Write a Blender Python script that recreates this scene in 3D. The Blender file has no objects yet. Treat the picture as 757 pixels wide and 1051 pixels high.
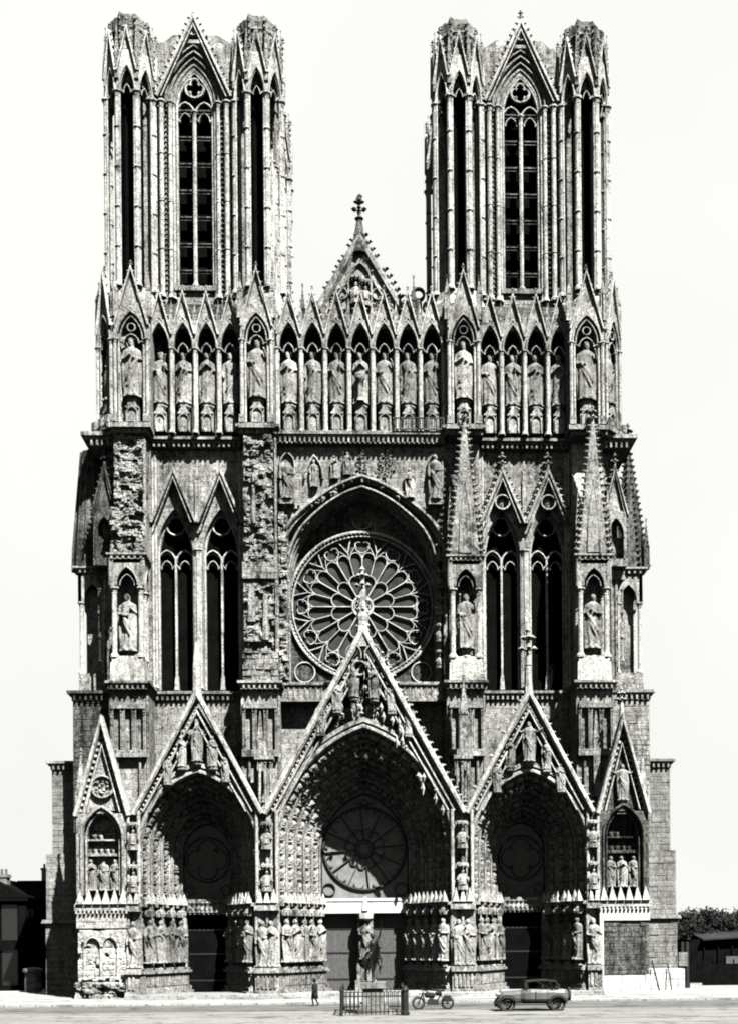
import bpy, math, random
import numpy as np
from mathutils import Vector, Matrix, noise as mnoise

PI = math.pi
R = math.radians
rnd = random.Random(11)
scene = bpy.context.scene
COL = scene.collection

# ------------------------------------------------------------------ camera, sky, sun
CAM_D, CAM_H, FPX = 105.0, 4.5, 1291.0
YAW, ROLL = R(2.0), R(0.5)
cam = bpy.data.cameras.new('camera')
cam.sensor_fit = 'HORIZONTAL'
cam.sensor_width = 36.0
cam.lens = 36.0 * FPX / 757.0
cam.shift_x = (378.5 - 420.0) / 757.0
cam.shift_y = (965.0 - 525.5) / 757.0
cam.clip_start, cam.clip_end = 0.5, 5000.0
camo = bpy.data.objects.new('camera', cam)
COL.objects.link(camo)
camo.location = (0.0, -CAM_D, CAM_H)
camo.rotation_euler = (Matrix.Rotation(-YAW, 3, 'Z') @ Matrix.Rotation(R(90), 3, 'X') @ Matrix.Rotation(-ROLL, 3, 'Z')).to_euler()
scene.camera = camo

SUN_EL, SUN_AZ = R(52), R(30)          # azimuth measured from the view back to the camera, towards the right
sd = Vector((math.sin(SUN_AZ) * math.cos(SUN_EL), -math.cos(SUN_AZ) * math.cos(SUN_EL), math.sin(SUN_EL)))
sun = bpy.data.lights.new('sun', 'SUN')
sun.energy = 5.0
sun.angle = R(0.5)
sun.color = (1.0, 0.985, 0.96)
suno = bpy.data.objects.new('sun', sun)
COL.objects.link(suno)
suno.rotation_euler = sd.to_track_quat('Z', 'Y').to_euler()

world = bpy.data.worlds.new('World')
scene.world = world
world.use_nodes = True
nt = world.node_tree
nt.nodes.clear()
wo_ = nt.nodes.new('ShaderNodeOutputWorld')
bg = nt.nodes.new('ShaderNodeBackground')
bg.inputs['Strength'].default_value = 0.1
sky = nt.nodes.new('ShaderNodeTexSky')
sky.sky_type = 'NISHITA'
sky.sun_disc = False
sky.sun_elevation = SUN_EL
sky.sun_rotation = math.atan2(sd.x, sd.y)
bw = nt.nodes.new('ShaderNodeRGBToBW')
nt.links.new(sky.outputs[0], bw.inputs[0])
sc_ = nt.nodes.new('ShaderNodeMath'); sc_.operation = 'MULTIPLY'; sc_.inputs[1].default_value = 0.15
nt.links.new(bw.outputs[0], sc_.inputs[0])
tc = nt.nodes.new('ShaderNodeTexCoord')
sx = nt.nodes.new('ShaderNodeSeparateXYZ')
nt.links.new(tc.outputs['Generated'], sx.inputs[0])
mr = nt.nodes.new('ShaderNodeMapRange')          # white sky added only on the far side, so facade shadows stay dark
mr.interpolation_type = 'SMOOTHSTEP'
mr.inputs['From Min'].default_value = 0.25
mr.inputs['From Max'].default_value = 0.7
nt.links.new(sx.outputs['Y'], mr.inputs['Value'])
mxs = nt.nodes.new('ShaderNodeMix')
mxs.data_type = 'FLOAT'
nt.links.new(mr.outputs[0], mxs.inputs[0])
nt.links.new(sc_.outputs[0], mxs.inputs[2])
cn = nt.nodes.new('ShaderNodeTexNoise'); cn.inputs['Scale'].default_value = 2.2; cn.inputs['Detail'].default_value = 5
nt.links.new(tc.outputs['Generated'], cn.inputs['Vector'])
cm = nt.nodes.new('ShaderNodeMapRange'); cm.inputs['To Min'].default_value = 2.75; cm.inputs['To Max'].default_value = 3.1
cm.inputs['From Min'].default_value = .3; cm.inputs['From Max'].default_value = .7
nt.links.new(cn.outputs[0], cm.inputs['Value']); nt.links.new(cm.outputs[0], mxs.inputs[3])
tint = nt.nodes.new('ShaderNodeVectorMath'); tint.operation = 'SCALE'; tint.inputs[0].default_value = (1.0, .998, .965)
nt.links.new(mxs.outputs[0], tint.inputs['Scale']); nt.links.new(tint.outputs[0], bg.inputs['Color'])
nt.links.new(bg.outputs[0], wo_.inputs[0])

scene.view_settings.view_transform = 'Standard'
scene.view_settings.look = 'None'
scene.view_settings.gamma = 1.0
scene.view_settings.exposure = 1.72
scene.render.engine = 'CYCLES'
scene.cycles.max_bounces = 4
scene.cycles.diffuse_bounces = 0
scene.cycles.use_denoising = True
scene.cycles.filter_width = 1.9

# ------------------------------------------------------------------ materials
def new_mat(name):
    m = bpy.data.materials.new(name)
    m.use_nodes = True
    t = m.node_tree
    b = t.nodes['Principled BSDF']
    b.inputs['Specular IOR Level'].default_value = 0.15
    return m, t, b

def N(t, kind, **kw):
    n = t.nodes.new(kind)
    for k, v in kw.items():
        setattr(n, k, v)
    return n

def math_node(t, op, a, b=None, clamp=False):
    n = N(t, 'ShaderNodeMath', operation=op, use_clamp=clamp)
    for i, x in enumerate((a, b)):
        if x is None: continue
        if isinstance(x, (int, float)): n.inputs[i].default_value = x
        else: t.links.new(x, n.inputs[i])
    return n.outputs[0]

def noise(t, vec, scale, detail=4, rough=0.6, dist=0.0):
    n = N(t, 'ShaderNodeTexNoise')
    n.inputs['Scale'].default_value = scale
    n.inputs['Detail'].default_value = detail
    n.inputs['Roughness'].default_value = rough
    n.inputs['Distortion'].default_value = dist
    t.links.new(vec, n.inputs['Vector'])
    return n.outputs[0]

def ramp(t, fac, stops):
    n = N(t, 'ShaderNodeValToRGB')
    e = n.color_ramp.elements
    while len(e) < len(stops): e.new(0.5)
    for el, (p, v) in zip(e, stops):
        el.position = p
        el.color = (v, v, v * 0.985, 1)
    t.links.new(fac, n.inputs[0])
    return n.outputs[0]

def stone(name, lo=0.07, mid=0.30, hi=0.52, soot=0.45, courses=0.42, course_w=0.9, bump=0.5, fine=1.0, grit=1.0):
    """weathered limestone: soot patches with shapes of their own, run-off streaks, course joints"""
    m, t, b = new_mat(name)
    geo = N(t, 'ShaderNodeNewGeometry')
    pos = geo.outputs['Position']
    big = noise(t, pos, 0.22, 5, 0.65, 0.4)
    mid_ = noise(t, pos, 1.7, 6, 0.7, 0.6)
    fn = noise(t, pos, 7.0, 5, 0.75)
    mp = N(t, 'ShaderNodeMapping')
    mp.inputs['Scale'].default_value = (2.2, 2.2, 0.16)
    t.links.new(pos, mp.inputs[0])
    strk = noise(t, mp.outputs[0], 1.0, 4, 0.7)
    s = math_node(t, 'ADD', math_node(t, 'MULTIPLY', big, 0.38), math_node(t, 'MULTIPLY', mid_, 0.34))
    s = math_node(t, 'ADD', s, math_node(t, 'MULTIPLY', strk, 0.28))
    col = ramp(t, s, [(soot - 0.055, lo), (soot + 0.0, mid * 0.8), (soot + 0.05, mid), (soot + 0.15, hi)])
    # fine grime
    g = ramp(t, fn, [(0.36, 1 - 0.72 * fine), (0.47, 0.85), (0.62, 1.15)])
    mul = N(t, 'ShaderNodeMix', data_type='RGBA', blend_type='MULTIPLY')
    mul.inputs[0].default_value = 1.0
    t.links.new(col, mul.inputs[6]); t.links.new(g, mul.inputs[7])
    spk = noise(t, pos, 3.3, 3, 0.6, 1.2)
    mp2 = N(t, 'ShaderNodeMapping'); mp2.inputs['Scale'].default_value = (5.0, 5.0, .7); t.links.new(pos, mp2.inputs[0])
    drip = noise(t, mp2.outputs[0], 1.0, 3, .6)
    k1 = ramp(t, spk, [(.37, 1-.75*grit), (.46, 1.0), (.62, 1.12)])
    k2 = ramp(t, drip, [(.36, 1-.6*grit), (.47, 1.0)])
    m3 = N(t, 'ShaderNodeMix', data_type='RGBA', blend_type='MULTIPLY'); m3.inputs[0].default_value = 1.0
    m4 = N(t, 'ShaderNodeMix', data_type='RGBA', blend_type='MULTIPLY'); m4.inputs[0].default_value = 1.0
    t.links.new(mul.outputs[2], m3.inputs[6]); t.links.new(k1, m3.inputs[7])
    t.links.new(m3.outputs[2], m4.inputs[6]); t.links.new(k2, m4.inputs[7])
    out = m4.outputs[2]
    hgt = math_node(t, 'ADD', math_node(t, 'MULTIPLY', mid_, 0.9), math_node(t, 'MULTIPLY', fn, 0.6))
    if courses:
        sp = N(t, 'ShaderNodeSeparateXYZ'); t.links.new(pos, sp.inputs[0])
        cx = N(t, 'ShaderNodeCombineXYZ')
        t.links.new(math_node(t, 'ADD', sp.outputs[0], sp.outputs[1]), cx.inputs[0])
        t.links.new(sp.outputs[2], cx.inputs[1])
        br = N(t, 'ShaderNodeTexBrick')
        br.inputs['Scale'].default_value = 1.0
        br.inputs['Brick Width'].default_value = course_w
        br.inputs['Row Height'].default_value = courses
        br.inputs['Mortar Size'].default_value = 0.022
        br.inputs['Mortar Smooth'].default_value = 0.3
        br.inputs['Color1'].default_value = (1.08, 1.08, 1.08, 1)
        br.inputs['Color2'].default_value = (0.72, 0.72, 0.72, 1)
        br.inputs['Mortar'].default_value = (0.42, 0.42, 0.42, 1)
        t.links.new(cx.outputs[0], br.inputs['Vector'])
        m2 = N(t, 'ShaderNodeMix', data_type='RGBA', blend_type='MULTIPLY')
        m2.inputs[0].default_value = 0.8
        t.links.new(out, m2.inputs[6]); t.links.new(br.outputs[0], m2.inputs[7])
        out = m2.outputs[2]
        hgt = math_node(t, 'SUBTRACT', hgt, math_node(t, 'MULTIPLY', br.outputs[1], 0.6))
    t.links.new(out, b.inputs['Base Color'])
    b.inputs['Roughness'].default_value = 0.95
    bp = N(t, 'ShaderNodeBump')
    bp.inputs['Strength'].default_value = bump
    bp.inputs['Distance'].default_value = 0.12
    t.links.new(hgt, bp.inputs['Height'])
    t.links.new(bp.outputs[0], b.inputs['Normal'])
    return m

def plain(name, v, rough=0.8, var=0.25, scale=4.0, metallic=0.0, bump=0.1, spec=0.2):
    m, t, b = new_mat(name)
    geo = N(t, 'ShaderNodeNewGeometry')
    f = noise(t, geo.outputs['Position'], scale, 5, 0.65)
    c = ramp(t, f, [(0.3, v * (1 - var)), (0.5, v), (0.72, v * (1 + var))])
    t.links.new(c, b.inputs['Base Color'])
    b.inputs['Roughness'].default_value = rough
    b.inputs['Metallic'].default_value = metallic
    b.inputs['Specular IOR Level'].default_value = spec
    bp = N(t, 'ShaderNodeBump'); bp.inputs['Strength'].default_value = bump; bp.inputs['Distance'].default_value = 0.05
    t.links.new(f, bp.inputs['Height']); t.links.new(bp.outputs[0], b.inputs['Normal'])
    return m

M = {}
M['stone'] = stone('limestone', 0.06, 0.27, 0.52, 0.475, grit=.75)
M['pale'] = stone('pale_limestone', 0.09, 0.38, 0.62, 0.45, courses=0, bump=.6, grit=.5)
M['carved'] = stone('carved_limestone', 0.05, 0.29, 0.55, 0.47, courses=0, bump=0.7, grit=.75)
M['figure'] = stone('statue_stone', 0.05, 0.28, 0.50, 0.47, courses=0, bump=0.5, fine=.9, grit=.5)
_t = M['figure'].node_tree; _b = _t.nodes['Principled BSDF']
_l = _b.inputs['Base Color'].links[0].from_socket
_oi = N(_t, 'ShaderNodeObjectInfo'); _mr = N(_t, 'ShaderNodeMapRange')
_mr.inputs['To Min'].default_value = .6; _mr.inputs['To Max'].default_value = 1.15
_t.links.new(_oi.outputs['Random'], _mr.inputs['Value'])
_vm = N(_t, 'ShaderNodeVectorMath', operation='SCALE')
_t.links.new(_l, _vm.inputs[0]); _t.links.new(_mr.outputs[0], _vm.inputs['Scale']); _t.links.new(_vm.outputs[0], _b.inputs['Base Color'])
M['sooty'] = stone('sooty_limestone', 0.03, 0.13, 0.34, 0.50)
M['deep'] = stone('near_black_limestone', 0.015, 0.05, 0.16, 0.50, courses=0)  # near-black stone for the field behind the gable statues
M['tracery'] = plain('grey_rose_tracery_stone', 0.36, 0.9, 0.5, 1.2)
M['rubble'] = stone('scarred_masonry', 0.04, 0.26, 0.50, 0.48, courses=0, bump=0.9)
M['ashlar'] = stone('grey_ashlar', 0.10, 0.22, 0.34, 0.46, courses=0.5, course_w=1.4, bump=0.3, fine=0.5, grit=.35)
M['clean'] = plain('clean_new_stone', 0.46, 0.9, 0.25, 1.3)
M['soot'] = plain('soot_and_shade_black', 0.004, 1.0, 0.4, 1.0, spec=0.0)  # soot plus painted shade: darkened until the openings read black
M['glass'] = plain('dusty_leaded_glass', 0.035, 0.5, 0.8, 2.2, spec=0.3)
M['rose_glass'] = plain('grimy_rose_glass', 0.026, 0.7, 0.8, 0.9, spec=0.2)
M['portal_glass'] = plain('grey_portal_glass', 0.17, 0.7, 0.35, 1.2, spec=0.2)
M['lead'] = plain('dark_window_bars', 0.03, 0.8, 0.2)
M['wood'] = plain('weathered_door_wood', 0.075, 0.8, 0.3, 3.0)
M['bronze'] = plain('dark_bronze', 0.012, 0.5, 0.5, 3.0, 0.3, spec=0.4)
M['iron'] = plain('black_iron', 0.015, 0.6, 0.2)

# ------------------------------------------------------------------ mesh builder
OCT_V = np.array([(1,0,0),(-1,0,0),(0,1,0),(0,-1,0),(0,0,1),(0,0,-1)], float)
OCT_F = [(0,2,4),(2,1,4),(1,3,4),(3,0,4),(2,0,5),(1,2,5),(3,1,5),(0,3,5)]

class MB:
    def __init__(s):
        s.V, s.F, s.n = [], [], 0
        s.frame()
    def frame(s, x=0, y=0, z=0, a=0):
        s.c, s.s, s.o = math.cos(a), math.sin(a), np.array((x, y, z), float)
        return s
    def add(s, v, f):
        v = np.asarray(v, float)
        w = np.empty_like(v)
        w[:, 0] = v[:, 0] * s.c - v[:, 1] * s.s
        w[:, 1] = v[:, 0] * s.s + v[:, 1] * s.c
        w[:, 2] = v[:, 2]
        w += s.o
        s.V.append(w)
        k = s.n
        s.F.extend([tuple(i + k for i in q) for q in f])
        s.n += len(v)
    def box(s, x0, x1, y0, y1, z0, z1, ti=0.0, tj=None):
        tj = ti if tj is None else tj
        s.add([(x0,y0,z0),(x1,y0,z0),(x1,y1,z0),(x0,y1,z0),
               (x0+ti,y0+tj,z1),(x1-ti,y0+tj,z1),(x1-ti,y1-tj,z1),(x0+ti,y1-tj,z1)],
              [(3,2,1,0),(4,5,6,7),(0,1,5,4),(1,2,6,5),(2,3,7,6),(3,0,4,7)])
    def prism(s, poly, y0, y1):
        n = len(poly)
        v = [(x, y0, z) for x, z in poly] + [(x, y1, z) for x, z in poly]
        f = [tuple(range(n)), tuple(range(2*n-1, n-1, -1))]
        f += [(i, i+n, (i+1) % n + n, (i+1) % n) for i in range(n)]
        s.add(v, f)
    def rings(s, rings, cap=True, closed=True):
        n = len(rings[0])
        v = [p for r in rings for p in r]
        f = []
        for k in range(len(rings)-1):
            for i in range(n if closed else n-1):
                j = (i+1) % n
                f.append((k*n+i, k*n+j, (k+1)*n+j, (k+1)*n+i))
        if cap:
            f.append(tuple(range(n-1, -1, -1)))
            f.append(tuple(range((len(rings)-1)*n, len(rings)*n)))
        s.add(v, f)
    def lathe(s, x, y, prof, n=8, ph=0.0):
        s.rings([[(x + r*math.cos(ph+2*PI*i/n), y + r*math.sin(ph+2*PI*i/n), z) for i in range(n)] for r, z in prof])
    def cyl(s, x, y, z0, z1, r0, r1=None, n=8, ph=0.0):
        s.lathe(x, y, [(r0, z0), (r0 if r1 is None else r1, z1)], n, ph)
    def shaft(s, x, y, z0, z1, r, n=8):
        """column with moulded base and capital"""
        h = r*1.7
        s.lathe(x, y, [(r*1.8,z0),(r*1.8,z0+h*.5),(r*1.35,z0+h*.8),(r,z0+h*1.2),(r*.97,z1-h*1.6),(r*1.15,z1-h*1.5),(r*1.0,z1-h*1.35),(r*1.55,z1-h*.4),(r*1.9,z1-h*.35),(r*1.9,z1)], n, PI/n)
    def blob(s, x, y, z, rx, ry=None, rz=None):
        s.add(OCT_V * (rx, ry or rx, rz or rx) + (x, y, z), OCT_F)
    def tube(s, pts, rad, n=6, cap=True):
        pts = [Vector(p) for p in pts]
        if not hasattr(rad, '__len__'): rad = [rad]*len(pts)
        rs = []
        for i, p in enumerate(pts):
            d = (pts[min(i+1, len(pts)-1)] - pts[max(i-1, 0)]).normalized()
            a = d.cross(Vector((0,1,0)))
            if a.length < .1: a = d.cross(Vector((1,0,0)))
            a.normalize(); b = d.cross(a)
            rs.append([tuple(p + rad[i]*(math.cos(2*PI*k/n)*a + math.sin(2*PI*k/n)*b)) for k in range(n)])
        s.rings(rs, cap)
    def sweep(s, path, prof, closed=False):
        """profile (in-plane offset, y) swept along an x-z path"""
        n = len(path); rs = []
        for i, (x, z) in enumerate(path):
            if closed: a, b = path[i-1], path[(i+1) % n]
            else: a, b = path[max(i-1,0)], path[min(i+1,n-1)]
            m = 1.0
            if 0 < i < n-1 or closed:
                d1 = np.array((x-a[0], z-a[1])); d2 = np.array((b[0]-x, b[1]-z))
                d1 /= np.linalg.norm(d1)+1e-9; d2 /= np.linalg.norm(d2)+1e-9
                d = d1+d2; L = np.linalg.norm(d)
                m = min(2.5, 2/ (L+1e-6)) if L > .1 else 1.0
                d = d/(L+1e-9)
            else:
                d = np.array((b[0]-a[0], b[1]-a[1])); d /= np.linalg.norm(d)+1e-9
            nx, nz = -d[1], d[0]
            rs.append([(x+nx*o*m, yy, z+nz*o*m) for o, yy in prof])
        if closed: rs.append(rs[0])
        s.rings(rs, cap=not closed)
    def bar(s, path, w, y0, y1, closed=False):
        """moulded bar: chamfered section"""
        c = w*.3
        s.sweep(path, [(-w/2, y0+c*1.3), (-w/2+c, y0), (w/2-c, y0), (w/2, y0+c*1.3), (w/2, y1), (-w/2, y1)], closed)
    def put(s, tv, tf, mat3, loc, sc=1.0):
        s.add((tv*sc) @ np.array(mat3).T + np.array(loc), tf)
    def crocket(s, x, y, z, r, dx=0.0, dz=1.0):
        s.blob(x, y, z, r*.8, r*.8, r)
        s.blob(x+dx*r*.9, y, z+dz*r*.6, r*.55, r*.75, r*.55)
    def finial(s, x, y, z, h):
        s.lathe(x, y, [(h*.10,z),(h*.06,z+h*.3),(h*.05,z+h*.9),(h*.01,z+h)], 6)
        for q, k in ((.42, .17), (.72, .12)):
            for a in range(4):
                s.blob(x+math.cos(a*PI/2)*h*k, y+math.sin(a*PI/2)*h*k, z+h*q+h*.03, h*.10, h*.10, h*.09)
            s.blob(x, y, z+h*q, h*.12, h*.12, h*.07)
        s.blob(x, y, z+h*.95, h*.09, h*.09, h*.12)
    def rake_crockets(s, x0, z0, x1, z1, y, r, n, skip=0.0):
        L = math.hypot(x1-x0, z1-z0); ux, uz = (x1-x0)/L, (z1-z0)/L
        nx, nz = (-uz, ux) if ux > 0 else (uz, -ux)
        for i in range(n):
            if rnd.random() < skip: continue
            t = (i+.5)/n
            s.crocket(x0+(x1-x0)*t + nx*r*.6, y, z0+(z1-z0)*t + nz*r*.6, r*rnd.uniform(.85,1.15), nx*.9, .5)
    def gable(s, cx, hw, z0, za, y0, y1, w, crock=0, cr=.16, fin=0.0, skip=0.0, inner=True):
        s.bar([(cx-hw, z0), (cx, za), (cx+hw, z0)], w, y0, y1)
        if inner and hw > .6:
            k = w*1.25
            s.bar([(cx-hw+k*1.2, z0), (cx, za-k*2.0), (cx+hw-k*1.2, z0)], w*.45, y0+.08, y1)
        if crock:
            s.rake_crockets(cx-hw, z0+w*.4, cx, za+w*.4, (y0+y1)/2, cr, crock, skip)
            s.rake_crockets(cx+hw, z0+w*.4, cx, za+w*.4, (y0+y1)/2, cr, crock, skip)
        if fin: s.finial(cx, (y0+y1)/2, za, fin)
    def pinnacle(s, x, y, z0, zs, z1, r, crock=5, panels=True, fin=True):
        s.box(x-r, x+r, y-r, y+r, z0, zs)
        s.box(x-r*1.25, x+r*1.25, y-r*1.25, y+r*1.25, z0, z0+r*.5)
        if panels:
            for sx in (-1, 1):
                s.cyl(x+sx*r, y-r, z0, zs, r*.22, n=6)
        s.box(x-r*1.2, x+r*1.2, y-r*1.2, y+r*1.2, zs-r*.15, zs+r*.15)
        g = r*1.9
        s.prism([(x-r*1.15, zs), (x+r*1.15, zs), (x, zs+g)], y-r*1.25, y+r*1.25)
        s.add([(x-r,y-r,zs),(x+r,y-r,zs),(x+r,y+r,zs),(x-r,y+r,zs),(x,y,z1)], [(0,1,4),(1,2,4),(2,3,4),(3,0,4)])
        for i in range(crock):
            t = (i+.7)/(crock+.6)
            for sx in (-1, 1):
                s.crocket(x+sx*r*(1-t)*1.02, y-r*(1-t), zs+(z1-zs)*t, r*.26*(1.15-.5*t), sx*.8, .5)
        if fin: s.finial(x, y, z1-r*.9, r*2.2)
    def dentils(s, x0, x1, y, z, w=.16, h=.28, d=.2, pitch=.4):
        n = max(1, int((x1-x0)/pitch))
        for i in range(n):
            c = x0+(i+.5)*(x1-x0)/n
            s.box(c-w/2, c+w/2, y-d, y+.05, z-h, z)
    def cornice(s, x0, x1, y0, y1, z, h=.5, out=.35, dent=True):
        """stepped cornice whose top is at z, over a wall face at y0"""
        s.box(x0-out*.9, x1+out*.9, y0-out, y1, z-h*.38, z)
        s.box(x0-out*.5, x1+out*.5, y0-out*.62, y1-.003, z-h*.7, z-h*.38-.003)
        s.box(x0-out*.15, x1+out*.15, y0-out*.2, y1-.006, z-h*1.3, z-h*.7-.003)
        if dent: s.dentils(x0, x1, y0-out*.15, z-h*.72, d=out*.55, h=h*.55)
    def blocks(s, x0, x1, y, yb, z0, z1, course=.45, bw=.75, jit=.12, missing=.0, depth=.5):
        """masonry laid stone by stone, face at y looking towards -y"""
        z = z0
        while z < z1-.05:
            hc = min(course*rnd.uniform(.85,1.15), z1-z)
            x = x0 - rnd.random()*bw*.6
            while x < x1-.05:
                w = bw*rnd.uniform(.6,1.35)
                a, b = max(x, x0), min(x+w, x1)
                x += w
                if b-a < .12: continue
                if rnd.random() < missing: continue
                j = rnd.uniform(-jit, jit)
                g = .012+jit*.12*rnd.random()
                s.box(a+g, b-g, y+j, yb, z+g, z+hc-g, ti=jit*.12*rnd.random())
            z += hc
    def rough(s, x0, x1, y, yb, z0, z1, amp=.3, pit=.5, step=.11, seed=0):
        """shell-torn masonry face: pitted, with stones knocked out"""
        nx, nz = max(3, int((x1-x0)/step)), max(3, int((z1-z0)/step))
        v, f = [], []
        for j in range(nz+1):
            for i in range(nx+1):
                x = x0+(x1-x0)*i/nx; z = z0+(z1-z0)*j/nz
                p = Vector((x*.9+seed, seed*1.7, z*.9))
                row = int(z/.45); st = math.floor((x+(row % 2)*.35+.2*mnoise.noise(p))/.7)
                cell = mnoise.cell(Vector((st*3.1+seed, row*7.3, 1.5)))
                fr = mnoise.fractal(p*1.1, .7, 2.1, 5)
                d = -amp*fr*.6 + amp*.3*cell + .05*mnoise.noise(p*7)
                h = mnoise.noise(p*1.35+Vector((9,3,1)))
                if h > .22 and cell > -.1: d += pit*min(1, (h-.22)*14)
                fx = abs((x+(row % 2)*.35) % .7 - 0); fz = z % .45
                if fz < step*.8: d += .035
                yy = y + d
                if i in (0, nx) or j in (0, nz): yy = yb
                v.append((x, yy, z))
        for j in range(nz):
            for i in range(nx):
                a = j*(nx+1)+i
                f.append((a, a+1, a+nx+2, a+nx+1))
        s.add(v, f)
    def build(s, name, mat, parent=None, smooth=False, weld=False):
        me = bpy.data.meshes.new(name)
        v = np.concatenate(s.V) if s.V else np.zeros((0,3))
        me.from_pydata(v.tolist(), [], s.F)
        me.validate()
        if smooth:
            me.polygons.foreach_set('use_smooth', [True]*len(me.polygons))
        me.materials.append(mat)
        me.update()
        o = bpy.data.objects.new(name, me)
        COL.objects.link(o)
        if parent is not None: o.parent = parent
        return o

def arc_pts(cx, zs, w, h, n=10):
    """pointed arch from its left to its right springing"""
    c = max(0.0, (h*h - w*w)/(2*w))
    Rr = w + c
    if h < w:                          # low arch: plain ellipse
        return [(cx - w*math.cos(PI*i/(2*n)), zs + h*math.sin(PI*i/(2*n))) for i in range(2*n+1)]
    amax = math.asin(min(1.0, h/Rr))
    left = [(cx + c - Rr*math.cos(amax*i/n), zs + Rr*math.sin(amax*i/n)) for i in range(n+1)]
    return left + [(2*cx - x, z) for x, z in left[-2::-1]]

def arch_path(cx, zs, w, h, n=10, zb=None):
    p = arc_pts(cx, zs, w, h, n)
    if zb is not None:
        p = [(cx-w, zb)] + p + [(cx+w, zb)]
    return p

def arch_wall(mb, x0, x1, z0, z1, y0, y1, holes, n=10):
    """wall from z0 to z1 with pointed openings (cx, w, zs, h) standing on z0"""
    p = [(x0, z0)]
    for cx, w, zs, h in holes:
        p += arch_path(cx, zs, w, h, n, z0)
    p += [(x1, z0), (x1, z1), (x0, z1)]
    mb.prism(p, y0, y1)

def ringpts(cx, cz, r, n=32, a0=0.0, a1=2*PI):
    full = abs(a1-a0-2*PI) < 1e-6
    m = n if full else n+1
    return [(cx + r*math.cos(a0+(a1-a0)*i/n), cz + r*math.sin(a0+(a1-a0)*i/n)) for i in range(m)]

def foil(mb, cx, cz, r, k, w, y0, y1, a0=PI/2):
    """k-lobed foil made of arcs"""
    rr = r*.52
    for i in range(k):
        a = a0 + 2*PI*i/k
        mb.bar(ringpts(cx+math.cos(a)*r*.5, cz+math.sin(a)*r*.5, rr, 10, a-1.9, a+1.9), w, y0, y1)

def two_light(mb, cx, zb, w, zs, h, y0, y1, wb, head='circle', cusps=True):
    """tracery of a two-light window: outer arch, mullion, two lancets, head"""
    mb.bar(arch_path(cx, zs, w-wb*.5, h-wb*.5, 10, zb), wb, y0-.06, y1)
    mb.box(cx-wb*.45, cx+wb*.45, y0-.03, y1-.01, zb, zs+.1)
    hw = w/2 - wb*.2
    lh = hw*1.35
    for sx in (-1, 1):
        c = cx+sx*(w/2)
        z_ = zs-.35
        mb.bar(arc_pts(c, z_, hw, lh, 6), wb*.8, y0, y1-.02)
        if cusps:
            mb.bar(arc_pts(c, z_-.55, hw*.62, hw*.9, 5), wb*.5, y0+.03, y1-.04)
            mb.bar([(c-hw, z_-.2), (c-hw*.6, z_-.62)], wb*.5, y0+.03, y1-.04)
            mb.bar([(c+hw*.6, z_-.62), (c+hw, z_-.2)], wb*.5, y0+.03, y1-.04)
    cr = w*.5
    cz = zs + h - cr*1.65
    mb.bar(ringpts(cx, cz, cr, 20), wb*.8, y0+.005, y1-.03, True)
    if head == 'quatrefoil': foil(mb, cx, cz, cr*.9, 4, wb*.5, y0+.04, y1-.05)

def empty(name, label, cat, loc=(0,0,0), group=None):
    o = bpy.data.objects.new(name, None)
    COL.objects.link(o)
    o.location = loc
    o['label'] = label; o['category'] = cat
    if group: o['group'] = group
    return o

def tag(o, label=None, cat=None, group=None, kind=None):
    for k, v in (('label', label), ('category', cat), ('group', group), ('kind', kind)):
        if v: o[k] = v
    return o

def remeshed(mb, name, voxel, mat):
    """join the shells of a figure into one continuous skin"""
    o = mb.build(name, mat)
    md = o.modifiers.new('skin', 'REMESH'); md.mode = 'VOXEL'; md.voxel_size = voxel
    sm = o.modifiers.new('soft', 'SMOOTH'); sm.factor = .4; sm.iterations = 1
    dg = bpy.context.evaluated_depsgraph_get(); dg.update()
    me = bpy.data.meshes.new_from_object(o.evaluated_get(dg))
    me.materials.clear(); me.materials.append(mat)
    me.polygons.foreach_set('use_smooth', [True]*len(me.polygons))
    bpy.data.objects.remove(o)
    me.name = name
    return me

def ell(mb, c, r, n=10, m=7):
    rs = []
    for j in range(m+1):
        a = -PI/2 + PI*j/m
        a = max(-PI/2+.08, min(PI/2-.08, a))
        rs.append([(c[0]+r[0]*math.cos(a)*math.cos(2*PI*i/n), c[1]+r[1]*math.cos(a)*math.sin(2*PI*i/n), c[2]+r[2]*math.sin(a)) for i in range(n)])
    mb.rings(rs)

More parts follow.
